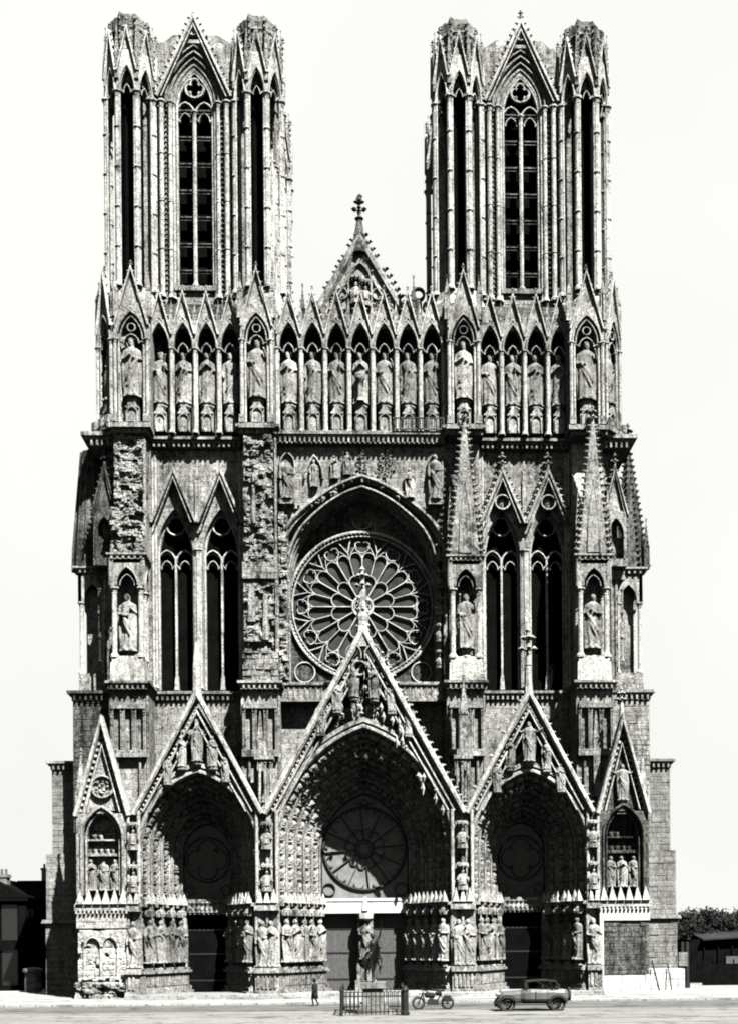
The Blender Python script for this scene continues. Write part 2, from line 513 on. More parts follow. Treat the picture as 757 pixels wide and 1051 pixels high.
# ------------------------------------------------------------------ statues (height 1, facing -y)
def statue_mesh(seed, crown=False, beard=True, arms='cross', item=None, sway=.02, wide=1.0, head=True, mantle=True, halo=False):
    q = random.Random(seed)
    mb = MB()
    ph, tw, k = q.uniform(0, 6), q.uniform(-3, 3), q.choice((7, 8, 9))
    prof = [(0,.135,.105),(.04,.145,.11),(.15,.135,.10),(.3,.128,.095),(.42,.13,.10),(.52,.122,.092),(.6,.112,.084),(.68,.122,.088),(.75,.132,.088),(.79,.125,.078),(.82,.085,.06),(.84,.045,.045),(.88,.038,.04)]
    rs = []
    for z, rx, ry in prof:
        amp = .16*max(0, 1-z/.75)**.7 if z < .75 else 0
        ox = sway*math.sin(z*PI*1.3)
        oy = -.012*math.sin(z*PI)
        ring = []
        for i in range(30):
            a = 2*PI*i/30
            f = 1 + amp*math.sin(k*a+ph+tw*z) + .04*amp/.16*math.sin(3*a+ph*2+4*z)
            ring.append((ox+wide*rx*f*math.cos(a), oy+ry*f*math.sin(a), z))
        rs.append(ring)
    mb.rings(rs)
    ox = sway*math.sin(.88*PI*1.3)
    if mantle:   # diagonal fold of the cloak
        pts = []
        sgn = q.choice((-1, 1))
        for i in range(7):
            t = i/6
            pts.append((sgn*(.10-.20*t)*wide, -.088-.02*math.sin(t*PI), .62-.34*t))
        mb.tube(pts, [.022,.03,.032,.032,.03,.026,.018], 6)
        pts = [(p[0]*.8, p[1]-.003, p[2]-.11) for p in pts]
        mb.tube(pts, [.015,.022,.025,.025,.022,.018,.014], 6)
        for s_ in (-1, 1):
            mb.tube([(s_*.125*wide,.0,.74),(s_*.15*wide,-.01,.5),(s_*.14*wide,-.02,.25),(s_*.13*wide,-.02,.06)], [.03,.032,.03,.02], 6)
    if head:
        tx = q.uniform(-.008,.008)
        ell(mb, (ox+tx, -.014, .912), (.052,.058,.066))
        mb.blob(ox+tx, -.075, .912, .011, .018, .018)                 # nose
        ell(mb, (ox+tx, -.0, .90), (.064,.054,.06), 8, 5)              # hair
        mb.blob(ox+tx-.02, -.055, .927, .012, .01, .006); mb.blob(ox+tx+.02, -.055, .927, .012, .01, .006)   # brows
        if beard: mb.lathe(ox+tx, -.045, [(.01,.835),(.028,.86),(.034,.885),(.02,.9)], 8)
        if crown:
            mb.lathe(ox+tx, -.005, [(.06,.94),(.066,.965),(.06,.974)], 10)
            for i in range(8):
                a = 2*PI*i/8
                mb.box(ox+tx+.05*math.cos(a)-.012, ox+tx+.05*math.cos(a)+.012, -.005+.05*math.sin(a)-.012, -.005+.05*math.sin(a)+.012, .96, 1.0, .006)
    def arm(s_, el_, hand, r=.034):
        mb.tube([(s_*.115*wide+ox*.8,0,.775),(el_[0],el_[1],el_[2]),hand], [r*1.05,r*.95,r*.72], 8)
        ell(mb, (hand[0],hand[1]-.01,hand[2]+.005), (.02,.022,.026), 8, 5)
    if arms == 'cross':
        arm(-1, (-.155*wide,-.03,.62), (-.02,-.12,.68)); arm(1, (.155*wide,-.03,.62), (.03,-.12,.63))
    elif arms == 'hold':
        arm(-1, (-.155*wide,-.02,.62), (-.09,-.13,.60)); arm(1, (.16*wide,-.02,.62), (.05,-.125,.70))
    elif arms == 'point':
        arm(-1, (-.15*wide,-.03,.61), (-.03,-.13,.57)); arm(1, (.17*wide,-.04,.66), (.13,-.13,.80))
    elif arms == 'down':
        arm(-1, (-.16*wide,0,.62), (-.14*wide,-.07,.48)); arm(1, (.155*wide,-.02,.62), (.03,-.12,.60))
    elif arms == 'spread':
        arm(-1, (-.2,-.02,.72), (-.33,-.04,.80)); arm(1, (.2,-.02,.72), (.33,-.04,.80))
    elif arms == 'pray':
        arm(-1, (-.14*wide,-.05,.62), (-.012,-.14,.72)); arm(1, (.14*wide,-.05,.62), (.012,-.14,.72))
    if item == 'sceptre': mb.tube([(.06,-.14,.5),(.09,-.13,.9)], .01, 6); ell(mb,(.09,-.13,.91),(.02,.02,.025))
    if item == 'book': mb.box(-.07,.03,-.15,-.12,.57,.70)
    if item == 'staff': mb.tube([(-.12,-.12,.0),(-.12,-.12,.92)], .011, 6); ell(mb,(-.12,-.12,.93),(.025,.02,.03))
    if item == 'child': ell(mb,(-.06,-.12,.70),(.04,.035,.07)); ell(mb,(-.06,-.13,.79),(.028,.028,.032))
    if item == 'font':
        mb.lathe(0,-.17,[(.08,0),(.05,.06),(.045,.33),(.1,.42),(.11,.5),(.1,.52)],10)
    if item == 'wings':
        for s_ in (-1,1):
            mb.prism([(s_*.06,.78),(s_*.16,.9),(s_*.24,.7),(s_*.2,.35),(s_*.1,.5)][::s_], .04, .075)
    for s_ in (-1, 1): ell(mb, (s_*.05, -.12, .02), (.03,.055,.025), 8, 5)   # shoe tips
    mb.lathe(0, 0, [(.17,-.02),(.17,.012)], 8, PI/8)
    if not head: mb.blob(.01, 0, .885, .04, .04, .03)
    return remeshed(mb, 'statue', .0135, M['figure'])

SM = {
 'king_a': statue_mesh(1, True, True, 'cross', None, .015),
 'king_b': statue_mesh(2, True, True, 'hold', 'sceptre', -.02),
 'king_c': statue_mesh(3, True, True, 'down', None, .03),
 'king_d': statue_mesh(4, True, False, 'pray', None, 0),
 'king_e': statue_mesh(5, True, True, 'point', None, -.015, 1.08),
 'font': statue_mesh(6, True, True, 'pray', 'font', 0, .95),
 'saint_a': statue_mesh(7, False, True, 'hold', 'book', .035),
 'saint_b': statue_mesh(8, False, True, 'cross', None, -.03),
 'saint_c': statue_mesh(9, False, False, 'down', None, .04, .95),
 'saint_d': statue_mesh(10, False, True, 'point', 'staff', -.02),
 'woman': statue_mesh(12, False, False, 'pray', None, .045, .92),
 'virgin': statue_mesh(13, True, False, 'hold', 'child', .05, .98),
 'angel': statue_mesh(14, False, False, 'cross', 'wings', .0, 1.0),
 'spread': statue_mesh(15, False, True, 'spread', None, .0, .95),
 'broken': statue_mesh(16, False, False, 'down', None, .03, 1.05, head=False),
}
def statue(name, key, x, y, z, h, label, group=None, rot=0.0, sc=1.0, cat='statue'):
    o = bpy.data.objects.new(name, SM[key])
    COL.objects.link(o)
    o.location = (x, y, z + .02*h)
    o.rotation_euler = (0, 0, rot)
    o.scale = (h*sc*.98, h*sc*.98, h*.98)
    tag(o, label, cat, group)
    return o

# small carved figure for the archivolts
_f = MB()
_f.rings([[(.20*math.cos(2*PI*i/7)*(1+.15*(i%2)), .17*math.sin(2*PI*i/7)*(1+.15*(i%2)), 0) for i in range(7)],
          [(.15*math.cos(2*PI*i/7)*(1+.2*(i%2)), .16*math.sin(2*PI*i/7)*(1+.2*(i%2))-.03, .28) for i in range(7)],
          [(.17*math.cos(2*PI*i/7), .12*math.sin(2*PI*i/7), .5) for i in range(7)],
          [(.05*math.cos(2*PI*i/7), .05*math.sin(2*PI*i/7), .58) for i in range(7)]])
ell(_f, (0,-.03,.66), (.075,.08,.095), 6, 4)
_f.blob(-.17,-.09,.36,.06,.08,.12); _f.blob(.17,-.09,.36,.06,.08,.12); _f.blob(0,-.16,.2,.12,.09,.1)
_f.lathe(0, 0, [(.2,.82),(.21,.9),(.15,.94)], 6)
for i in range(5):
    a = PI + PI*i/4
    _f.blob(.17*math.cos(a), .17*math.sin(a), .84, .06, .06, .12)
FIG_V, FIG_F = np.concatenate(_f.V), _f.F

def rot_xz(a):      # turns local z towards the direction a in the x-z plane (a = angle from +z to +x)
    c, s = math.cos(a), math.sin(a)
    return [(c, 0, s), (0, 1, 0), (-s, 0, c)]

# ================================================================== THE CATHEDRAL
CATH = empty('cathedral', 'huge twin-towered gothic cathedral with war-damaged sooty carved stone front and rose window', 'cathedral')

# ---------- storeys behind everything
mb = MB()
mb.box(-22.0, 22.0, .9, 14.5, 0, 14.2)                       # mass behind the portals
mb.box(-22.0, 22.0, 1.2, 14.5, 14.2, 24.9)
body = mb.build('wall', M['stone'], CATH)
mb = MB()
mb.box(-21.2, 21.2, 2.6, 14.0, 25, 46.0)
mb.build('dark_interior', M['soot'], CATH)  # solid black block in place of the shaded hollow behind the windows

# ---------- portals
def splay(t, wo, wi, ya, yb):
    return wo + (wi-wo)*t, ya + (yb-ya)*t

def portal(cx, wo, ho, wi, hi, hw, zf, za, orders, kind):
    zs, zb = 11.8, 7.5
    ya, yb = -5.9, -.2
    fr = MB()
    # front wall of the porch, arch cut through
    oa = [(x, z) for x, z in arc_pts(cx, zs, wo+.75, ho+.85, 12) if z > 14.0]
    p = [(cx-hw, zb), *arch_path(cx, zs, wo+.05, ho+.05, 12, zb), (cx+hw, zb), (cx+hw, 14.0), *oa[::-1], (cx-hw, 14.0)]
    fr.prism(p, ya+.35, ya+1.0)
    rf = [(cx-hw+.02, zb), *arch_path(cx, zs, wo+.25, ho+.25, 12, zb), (cx+hw-.02, zb), (cx+hw-.02, zf-.6), (cx, za-4), (cx-hw+.02, zf-.6)]
    fr.prism(rf, ya+1.003, 1.0)
    for w_, y_, d_ in ((.34, ya+.1, 0.0), (.2, ya+.22, .42)):
        fr.bar(arch_path(cx, zs, wo+.1+d_, ho+.1+d_, 14, zb), w_, y_, y_+.6)
    P_ = fr.build('portal', M['carved'], CATH)
    fd = MB()
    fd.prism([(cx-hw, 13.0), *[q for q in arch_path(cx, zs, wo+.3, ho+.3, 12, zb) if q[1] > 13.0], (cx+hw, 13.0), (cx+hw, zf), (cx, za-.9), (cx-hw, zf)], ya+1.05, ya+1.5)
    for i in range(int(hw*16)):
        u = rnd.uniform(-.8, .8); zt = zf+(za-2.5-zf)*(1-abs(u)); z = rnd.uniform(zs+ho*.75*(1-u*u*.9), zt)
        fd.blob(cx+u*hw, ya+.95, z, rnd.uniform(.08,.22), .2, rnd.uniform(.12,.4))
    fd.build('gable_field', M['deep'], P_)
    # receding orders
    av = MB(); fg = MB()
    NP = 14
    ndep = orders*2
    secs = []
    for k in range(orders+1):
        t = k/orders
        w, y = splay(t, wo, wi, ya+.35, yb)
        h = ho + (hi-ho)*t
        secs.append((w, h, y))
    rings_ = []
    for k in range(orders):
        (w0,h0,y0),(w1,h1,y1) = secs[k], secs[k+1]
        for (w,h,y) in ((w0,h0,y0),(w0,h0,y0+(y1-y0)*.45),(w0+(w1-w0)*.35,h0+(h1-h0)*.35,y0+(y1-y0)*.8),(w1,h1,y1)):
            rings_.append([(x, y, z) for x, z in arch_path(cx, zs, w, h, NP, zb)])
    rings_.append([(x, yb+.3, z) for x, z in arch_path(cx, zs, wi, hi, NP, zb)])
    av.rings(rings_, cap=False, closed=False)
    for k in range(orders+1):
        w, h, y = secs[k]
        av.sweep(arch_path(cx, zs, w, h, NP, zb), [(.09,y-.06),(0,y-.14),(-.09,y-.06),(-.07,y+.08),(.07,y+.08)])
        if k < orders:
            w1,h1,y1 = secs[k+1]
            av.sweep(arch_path(cx, zs, w*.9+w1*.1-.04, h*.9+h1*.1-.04, NP, zb), [(.05,y+.2),(0,y+.14),(-.05,y+.2),(0,y+.3)])
    AV = av.build('archivolt', M['carved'], P_)
    for k in range(orders):
        (w0,h0,y0),(w1,h1,y1) = secs[k], secs[k+1]
        w, h, y = w0*.55+w1*.45, h0*.55+h1*.45, y0*.55+y1*.45
        path = arch_path(cx, zs, w, h, 24, zb+.1)
        path = [path[0]] + [(path[0][0], path[0][1]+(path[1][1]-path[0][1])*i/4) for i in range(1,4)] + path[1:-1] + [(path[-1][0], path[-2][1]+(path[-1][1]-path[-2][1])*i/4) for i in range(1,4)] + [path[-1]]
        P2 = np.array(path); seg = np.linalg.norm(np.diff(P2, axis=0), axis=1); L = np.concatenate(([0], np.cumsum(seg)))
        tot = L[-1]; half = tot/2
        sp = .98 if kind == 'centre' else .88
        nfig = int(half/sp)
        for side in (0, 1):
            for i in range(nfig):
                d = (i+.02)*half/nfig
                d2 = d if side == 0 else tot-d
                x = np.interp(d2, L, P2[:,0]); z = np.interp(d2, L, P2[:,1])
                e = .2 if side == 0 else -.2
                x2 = np.interp(d2+e, L, P2[:,0]); z2 = np.interp(d2+e, L, P2[:,1])
                a = math.atan2(x2-x, z2-z)
                s_ = sp*rnd.uniform(.92, 1.05)
                nx = 1 if side == 0 else -1
                fg.put(FIG_V*(1.3,1.3,1), FIG_F, np.array(rot_xz(a)) @ np.array([(math.cos(nx*.6),-math.sin(nx*.6),0),(math.sin(nx*.6),math.cos(nx*.6),0),(0,0,1)]), (x, y-.02, z), s_)
    fg.build('archivolt_carving', M['figure'], AV)
    # gable
    g = MB()
    g.prism([(cx-hw+.25, zf-.3), (cx-hw+.25, zf), (cx, za-.5), (cx+hw-.25, zf), (cx+hw-.25, zf-.3), *[(x, z) for x, z in arc_pts(cx, zs, wo+.3, ho+.3, 12)[::-1] if z > zf-.3]], ya+.3, ya+.346) if False else None
    wr = .5 if kind == 'centre' else .42
    g.bar([(cx-hw, zf-.4), (cx, za), (cx+hw, zf-.4)], wr, ya-.45, ya+1.0)
    g.bar([(cx-hw+.75, zf-.2), (cx, za-1.45), (cx+hw-.75, zf-.2)], wr*.4, ya-.1, ya+.6)
    g.bar([(cx-hw+1.25, zf-.2), (cx, za-2.4), (cx+hw-1.25, zf-.2)], wr*.3, ya+.0, ya+.6)
    # little run of carved leaves between the rake mouldings
    nl = int(math.hypot(hw, za-zf)/.42)
    for sx in (-1, 1):
        for i in range(nl):
            t = (i+.5)/nl
            x = cx+sx*(hw-.5)*(1-t); z = zf-.2+(za-1.0-zf)*t
            g.blob(x, ya+.12, z, .13, .16, .17)
    G = g.build('gable', M['pale'] if kind != 'blind' else M['pale'], P_)
    return P_, G, secs

# plinth, wall shafts and canopies of a splayed jamb
def jamb(parent, cx, wo, wi, side, n, dark=False):
    ya, yb = -5.9, -.2
    x0, x1 = cx+side*wo, cx+side*wi
    L = math.hypot(x1-x0, yb-ya)
    a = math.atan2(yb-ya, x1-x0)
    mb = MB()
    # local frame: x along the splay from the front corner inwards, -y towards the doorway side
    if side > 0: mb.frame(x1, yb, 0, math.atan2(ya-yb, x0-x1)); mir = 1
    else: mb.frame(x0, ya, 0, math.atan2(yb-ya, x1-x0)); mir = -1
    # face looks to local -y
    mb.box(-.1, L+.1, .05, 1.6, .0, 7.5)
    mb.box(-.25, L+.25, -.95, .5, .0, .55)
    mb.box(-.2, L+.2, -.75, .5, .55, .9)
    mb.box(-.1, L+.1, -.55, .5, .9, 2.0)
    mb.box(-.2, L+.2, -.8, .5, 2.0, 2.2)
    mb.box(-.15, L+.15, -.65, .5, 2.203, 2.4)
    k = int(L/.34)
    for i in range(k):
        c = (i+.5)*L/k
        mb.box(c-.1, c+.1, -.64, -.5, 1.0, 1.95)
    for i in range(n):
        c = (i+.5)*L/n
        mb.lathe(c, -.35, [(.36,2.4),(.3,2.55),(.2,2.62),(.3,2.78)], 8)           # statue base
        # canopy
        mb.lathe(c, -.3, [(.3,6.45),(.44,6.5),(.46,6.95),(.36,7.05),(.34,7.35),(.1,7.9)], 8, PI/8)
        for j in range(5):
            b = -PI + PI*j/4
            mb.blob(c+.44*math.cos(b), -.3+.44*math.sin(b), 6.75, .1, .1, .26)
            mb.blob(c+.34*math.cos(b), -.3+.34*math.sin(b), 7.3, .08, .08, .3)
    for i in range(n+1):
        c = i*L/n
        mb.shaft(c, -.05, 2.4, 6.9, .12, 6)
    mb.box(-.15, L+.15, -.5, .5, 7.25, 7.5)
    J = mb.build('jamb', M['carved'], parent)
    pts = []
    for i in range(n):
        c = (i+.5)*L/n
        lx, ly = c, -.42
        px = mb.o[0] + lx*mb.c - ly*mb.s
        py = mb.o[1] + lx*mb.s + ly*mb.c
        face = math.atan2(mb.s, mb.c)
        pts.append((px, py, face))
    return J, pts

pc, gc, sec_c = portal(0, 6.85, 9.5, 3.75, 5.1, 7.85, 14.9, 28.9, 5, 'centre')
ps = {}
for sx in (-1, 1):
    ps[sx] = portal(sx*13.05, 4.55, 6.0, 2.1, 2.6, 5.0, 14.9, 24.0, 4, 'side')

jam = {}
jam['cl'] = jamb(pc, 0, 6.85, 3.75, -1, 5)
jam['cr'] = jamb(pc, 0, 6.85, 3.75, 1, 5)
for sx in (-1, 1):
    jam[('i', sx)] = jamb(ps[sx][0], sx*13.05, 4.55, 2.1, -sx, 4)
    jam[('o', sx)] = jamb(ps[sx][0], sx*13.05, 4.55, 2.1, sx, 4)

# crockets on the gables: complete on the right one, mostly shot away on the left one
mb = MB()
ya = -5.9
mb.rake_crockets(13.05+5.0, 14.9, 13.05, 24.2, ya+.2, .2, 15, .15)
mb.rake_crockets(13.05-5.0, 14.9, 13.05, 24.2, ya+.2, .2, 15, .5)
mb.build('crocketing', M['pale'], ps[1][1]); mb = MB()
mb.lathe(13.05, ya+.2, [(.42,23.4),(.34,24.4),(.18,26.6)], 8)
mb.finial(13.05, ya+.2, 26.2, 2.9)
mb.build('finial', M['pale'], ps[1][1])
mb = MB()
mb.lathe(-13.05, ya+.2, [(.42,23.4),(.36,24.4),(.34,26.0),(.2,27.5),(.1,28.0)], 8)
mb.build('broken_finial', M['pale'], ps[-1][1])
mb = MB()
mb.rake_crockets(7.85, 14.9, 0, 29.1, ya+.2, .26, 24, .05)
for i in range(26):          # hanging carved tabernacles along the right hand slope
    t = rnd.uniform(.05, .9); x = 7.0*(1-t)-rnd.uniform(.2,1.3); z = 14.9+13.4*t-rnd.uniform(.2,1.0)
    if x < .3: continue
    mb.blob(x, ya+rnd.uniform(-.1,.2), z, .17, .22, rnd.uniform(.3,.6))
for i in range(150):
    u = rnd.uniform(-.92, .92); zt = 15.6+12.4*(1-abs(u)); zl = 11.8+10.6*(1-u*u*.75)
    z = rnd.uniform(max(zl, zt-5.5), zt)
    if z > zt: continue
    mb.blob(u*7.2, ya+rnd.uniform(.1,.7), z, rnd.uniform(.08,.24), .26, rnd.uniform(.15,.5))
mb.build('crocketing', M['pale'], gc); mb = MB()
mb.lathe(0, ya+.2, [(.6,27.6),(.5,28.8),(.42,29.6),(.5,30.0),(.3,31.2),(.34,31.5),(.16,33.0)], 8)
for i in range(14):
    a = rnd.uniform(0, 2*PI)
    mb.blob(.42*math.cos(a), ya+.2+.42*math.sin(a), rnd.uniform(28.2,31.6), .17, .17, .24)
mb.finial(0, ya+.2, 31.4, 2.5)
mb.build('finial', M['pale'], gc)

# tympana, lintels, doors
mb = MB()
mb.prism(arch_path(0, 11.8, 3.75, 5.1, 12, 8.0), .2, .3)
T = mb.build('portal_window', M['portal_glass'], pc)
mb = MB()
cz, r0 = 12.15, 3.45
mb.bar(ringpts(0, cz, r0, 48), .2, -.02, .16, True)
mb.bar(ringpts(0, cz, .75, 24), .11, -.02, .16, True)
mb.bar(ringpts(0, cz, .5, 16), .05, .0, .16, True)
for k in range(12):
    a = 2*PI*k/12 + .1
    mb.bar([(math.cos(a)*.75, cz+math.sin(a)*.75), (math.cos(a)*3.4, cz+math.sin(a)*3.4)], .075, .0, .15)
    b = a + PI/12
    mb.bar(ringpts(math.cos(b)*1.35, cz+math.sin(b)*1.35, .33, 8, b-1.6, b+1.6), .06, .01, .14)
    mb.bar(ringpts(math.cos(b)*2.95, cz+math.sin(b)*2.95, .42, 8, b-1.5, b+1.5), .05, .01, .14)
mb.bar(arch_path(0, 11.8, 3.6, 4.95, 12, 8.0), .14, .0, .17)
for sx in (-1, 1):
    mb.bar(ringpts(sx*3.0, 8.75, .52, 14), .08, .0, .15, True)
    mb.bar([(sx*.9, 16.0), (0, 15.8)][::sx], .08, .0, .15)
mb.bar(ringpts(0, 15.95, .3, 12), .07, .0, .15, True)
mb.build('tracery', M['lead'], T)
mb = MB()
mb.box(-3.75, 3.75, -.55, .3, 6.75, 8.0)
mb.box(-3.75, 3.75, -.62, -.55, 7.75, 8.0)
mb.box(-.22, .22, -.75, -.55, 6.95, 8.1, .1)
mb.build('lintel', M['clean'], pc)
mb = MB()
mb.box(-.62, .62, -.9, .5, 0, 6.75)
mb.box(-.85, .85, -1.3, .4, .3, 1.2); mb.box(-.7, .7, -1.15, .4, 1.2, 2.6)
mb.lathe(0, -.95, [(.5,2.6),(.35,2.75),(.5,2.9)], 8)
TR = mb.build('trumeau', M['carved'], pc)
mb = MB(); mb.lathe(0, -.95, [(.5,6.15),(.62,6.3),(.66,6.74)], 8); mb.build('canopy', M['clean'], TR)
def door(x0, x1, y, z1, mat, parent):
    d = MB()
    d.box(x0, x1, y, y+.12, .3, z1)
    n = int((x1-x0)/.28)
    for i in range(n+1):
        x = x0+(x1-x0)*i/n
        d.box(x-.02, x+.02, y-.02, y, .3, z1)
    o = d.build('door', mat, parent)
    for z in (1.2, 3.4, 5.4):
        d = MB(); d.box(x0+.1, x1-.1, y-.045, y-.021, z, z+.13)
        d.build('hinge', M['iron'], o)
    h = MB(); h.cyl(x1-.35, y-.1, 1.4, 1.55, .05, n=8); h.build('handle', M['iron'], o)
    return o
door(-3.5, -.62, .35, 6.75, M['wood'], pc)
door(.62, 3.5, .352, 6.75, M['wood'], pc)
for sx in (-1, 1):
    P_ = ps[sx][0]; c = sx*13.05
    mb = MB()
    mb.prism(arch_path(c, 11.8, 2.1, 2.6, 10, 8.0), .2, .4)
    T = mb.build('tympanum', M['glass'], P_)
    mb = MB()
    mb.bar(ringpts(c, 11.3, 1.85, 32), .14, .05, .2, True)
    foil(mb, c, 11.3, 1.6, 4, .1, .08, .2)
    mb.bar(arch_path(c, 11.8, 2.0, 2.5, 10, 8.0), .16, .04, .2)
    for s2 in (-1, 1): mb.bar(ringpts(c+s2*1.5, 8.75, .4, 12), .07, .06, .2, True)
    mb.build('tracery', M['sooty'], T)
    mb = MB()
    mb.box(c-2.1, c+2.1, -.5, .4, 6.75, 8.0)
    for i in range(11):
        x = c-1.9+i*.38
        mb.put(FIG_V, FIG_F, np.eye(3), (x, -.5, 6.9), .95)
    mb.build('lintel', M['carved'], P_)
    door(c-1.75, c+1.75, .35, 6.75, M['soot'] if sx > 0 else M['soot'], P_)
    mb = MB()
    for s2 in (-1, 1):
        mb.box(c+s2*1.95-.25, c+s2*1.95+.25, -.35, .5, 0, 6.75)
    mb.build('door_frame', M['pale'], P_)

# ---------- piers between the portals, with gablets and shafts
for sx in (-1, 1):
    for (xa, xb, nm) in ((6.85, 8.5, 'inner'), (17.6, 18.5, 'outer')):
        x0, x1 = sorted((sx*xa, sx*xb))
        mb = MB()
        mb.box(x0, x1, -5.6, 1.0, 0, 14.9)
        mb.box(x0-.15, x1+.15, -6.9, 0, 0, .6)
        mb.box(x0-.1, x1+.1, -6.6, 0, .6, 2.0)
        mb.box(x0-.2, x1+.2, -6.85, 0, 2.0, 2.4)
        for i in range(int((x1-x0)/.3)):
            c = x0+(i+.5)*.32
            mb.box(c-.09, c+.09, -6.7, -6.6, .8, 1.9)
        n = 2 if nm == 'inner' else 1
        for i in range(n+1):
            c = x0+(x1-x0)*i/n
            mb.shaft(c, -5.85, 2.4, 6.8, .12, 6)
            mb.shaft(c, -5.8, 8.1, 11.4, .1, 6)
            mb.shaft(c, -5.8, 11.6, 14.6, .1, 6)
        mb.box(x0-.15, x1+.15, -6.35, -5, 6.9, 7.3)
        mb.box(x0-.1, x1+.1, -6.2, -5, 7.3, 7.6)
        # stacked tabernacles on the face of the pier
        cm = (x0+x1)/2
        for zt in (8.2, 11.5):
            mb.put(FIG_V, FIG_F, np.eye(3), (cm, -6.0, zt+.2), 2.3)
        P_ = mb.build('portal_pier', M['carved'], CATH)
        for x in (x0+.05, x1-.05):
            e_ = MB(); e_.cyl(x, -5.95, 7.6, 14.8, .13, n=8); e_.build('edge_shaft', M['pale'], P_)
        # saw-tooth gablets
        g = MB()
        k = 3 if nm == 'inner' else 2
        for i in range(k):
            c = x0+(x1-x0)*(i+.5)/k; hw_ = (x1-x0)/k/2
            g = MB(); g.lathe(c, -6.2, [(hw_*1.3, 7.5), (.02, 8.6)], 4, PI/4); g.build('gablet', M['pale'], P_)
        # pinnacles over the pier, in the valley between the gables
        if nm == 'inner':
            g = MB()
            g.shaft(sx*7.75, -5.6, 15.2, 18.6, .11, 6); g.shaft(sx*8.2, -5.6, 15.2, 19.0, .11, 6); g.shaft(sx*7.35, -5.6, 16.2, 18.6, .09, 6)
            g.box(sx*7.85-.75, sx*7.85+.75, -5.9, -4.2, 18.8, 19.1)
            g.finial(sx*7.95, -5.7, 14.2, 1.6)
            if sx > 0: g.pinnacle(7.95, -5.3, 19.1, 22.4, 25.2, .33, 5)
            else: g.box(-8.3, -7.6, -5.6, -4.9, 19.1, 20.3, .1)
            g.build('pinnacle', M['carved'], P_)
# gablet row over the jambs, up to the doors
for key, (J, pts) in jam.items():
    for (px, py, fa) in pts:
        for d in (-.3, .3):
            g = MB(); g.frame(px+d*math.cos(fa), py+d*math.sin(fa), 0, fa)
            g.lathe(0, -.1, [(.34, 7.5), (.02, 8.4)], 4, PI/4); g.build('gablet', M['pale'], J)

# ---------- blind end portals
blind = {}
for sx in (-1, 1):
    c = sx*20.5
    mb = MB()
    mb.box(c-2.0, c+2.0, -4.6, 1.0, 0, 14.5)
    arch_wall(mb, c-2.0, c+2.0, 8.2, 14.6, -5.9, -4.7, [(c, 1.5, 12.6, 2.4)])
    mb.bar(arch_path(c, 12.6, 1.62, 2.5, 10, 8.2), .2, -6.1, -5.6)
    mb.bar(arch_path(c, 12.6, 1.3, 2.2, 10, 8.2), .12, -5.7, -5.2)
    mb.prism([(c-1.95, 14.5), (c+1.95, 14.5), (c, 21.2)], -5.4, -4.9)
    mb.box(c-1.5, c+1.5, -5.3, -4.6, 11.3, 11.5)
    mb.box(c-1.5, c+1.5, -5.3, -4.6, 12.5, 12.62)
    for i in range(6):
        mb.put(FIG_V, FIG_F, np.eye(3), (c-1.2+i*.48, -4.75, 11.5), .95)
    for i in range(4):
        mb.put(FIG_V, FIG_F, np.eye(3), (c-.75+i*.5, -4.75, 12.6), .95)
    P_ = mb.build('blind_portal', M['carved'] if sx < 0 else M['sooty'], CATH)
    g = MB()
    g.bar([(c-2.05, 14.4), (c, 21.9), (c+2.05, 14.4)], .36, -6.25, -4.9)
    g.bar([(c-1.45, 14.4), (c, 20.0), (c+1.45, 14.4)], .16, -5.8, -5.2)
    for s2 in (-1, 1):
        for i in range(13):
            t = (i+.5)/13
            g.box(c+s2*1.78*(1-t)-.09, c+s2*1.78*(1-t)+.09, -5.75, -5.3, 14.5+6.2*t, 14.5+6.2*t+.2)
    if sx > 0:
        g.lathe(c, -5.6, [(.26,21.4),(.16,23.2)], 6); g.finial(c, -5.6, 22.8, 1.6)
    g.build('gable', M['pale'], P_)
    if sx < 0:
        g = MB()
        g.bar(ringpts(c, 16.7, .85, 24), .16, -5.75, -5.35, True)
        foil(g, c, 16.7, .8, 4, .1, -5.6, -5.35)
        for i in range(9): g.blob(c+rnd.uniform(-.5,.5), -5.45, 16.7+rnd.uniform(-.5,.5), .16, .2, .2)
        g.build('roundel', M['carved'], P_)
    for i in range(6):
        x = c-2.0+4.0*(i+.5)/6
        g = MB(); g.lathe(x, -6.2, [(.44, 7.5), (.02, 8.65)], 4, PI/4); g.build('gablet', M['pale'], P_)
    g = MB(); g.box(c-2.1, c+2.1, -6.3, -4.6, 7.0, 7.5); g.dentils(c-2.1, c+2.1, -6.3, 7.0, .14, .25, .1, .32)
    g.build('cornice', M['pale'], P_)
    blind[sx] = P_
# left end: scarred pale wall on a heap of broken footing; right end: boarded dark panel between pale bands
mb = MB()
mb.rough(-22.5, -18.5, -6.1, -4.5, 1.3, 5.6, .14, .2, seed=51)
mb.blocks(-22.5, -18.5, -6.15, -4.5, 5.6, 7.0, .5, .9, .03, .0)
for x in (-21.9, -20.6, -19.3): mb.shaft(x, -6.15, 1.6, 4.6, .12, 6)
mb.bar(arch_path(-21.2, 4.2, .6, .7, 6), .14, -6.35, -6.0); mb.bar(arch_path(-19.9, 4.2, .6, .7, 6), .14, -6.35, -6.0)
mb.build('scarred_wall', M['pale'], blind[-1])
mb = MB()
mb.rough(-22.7, -18.3, -6.5, -4.5, -.1, 1.5, .6, .4, seed=41)
mb.build('broken_footing', M['rubble'], blind[-1])
mb = MB()
mb.box(18.5, 22.5, -6.2, -4.5, 5.9, 7.0); mb.box(18.5, 18.8, -6.2, -4.5, 1.6, 5.9)
mb.blocks(18.5, 22.5, -6.25, -4.5, 0, 1.6, .5, .9, .03)
mb.build('pale_footing', M['clean'], blind[1])
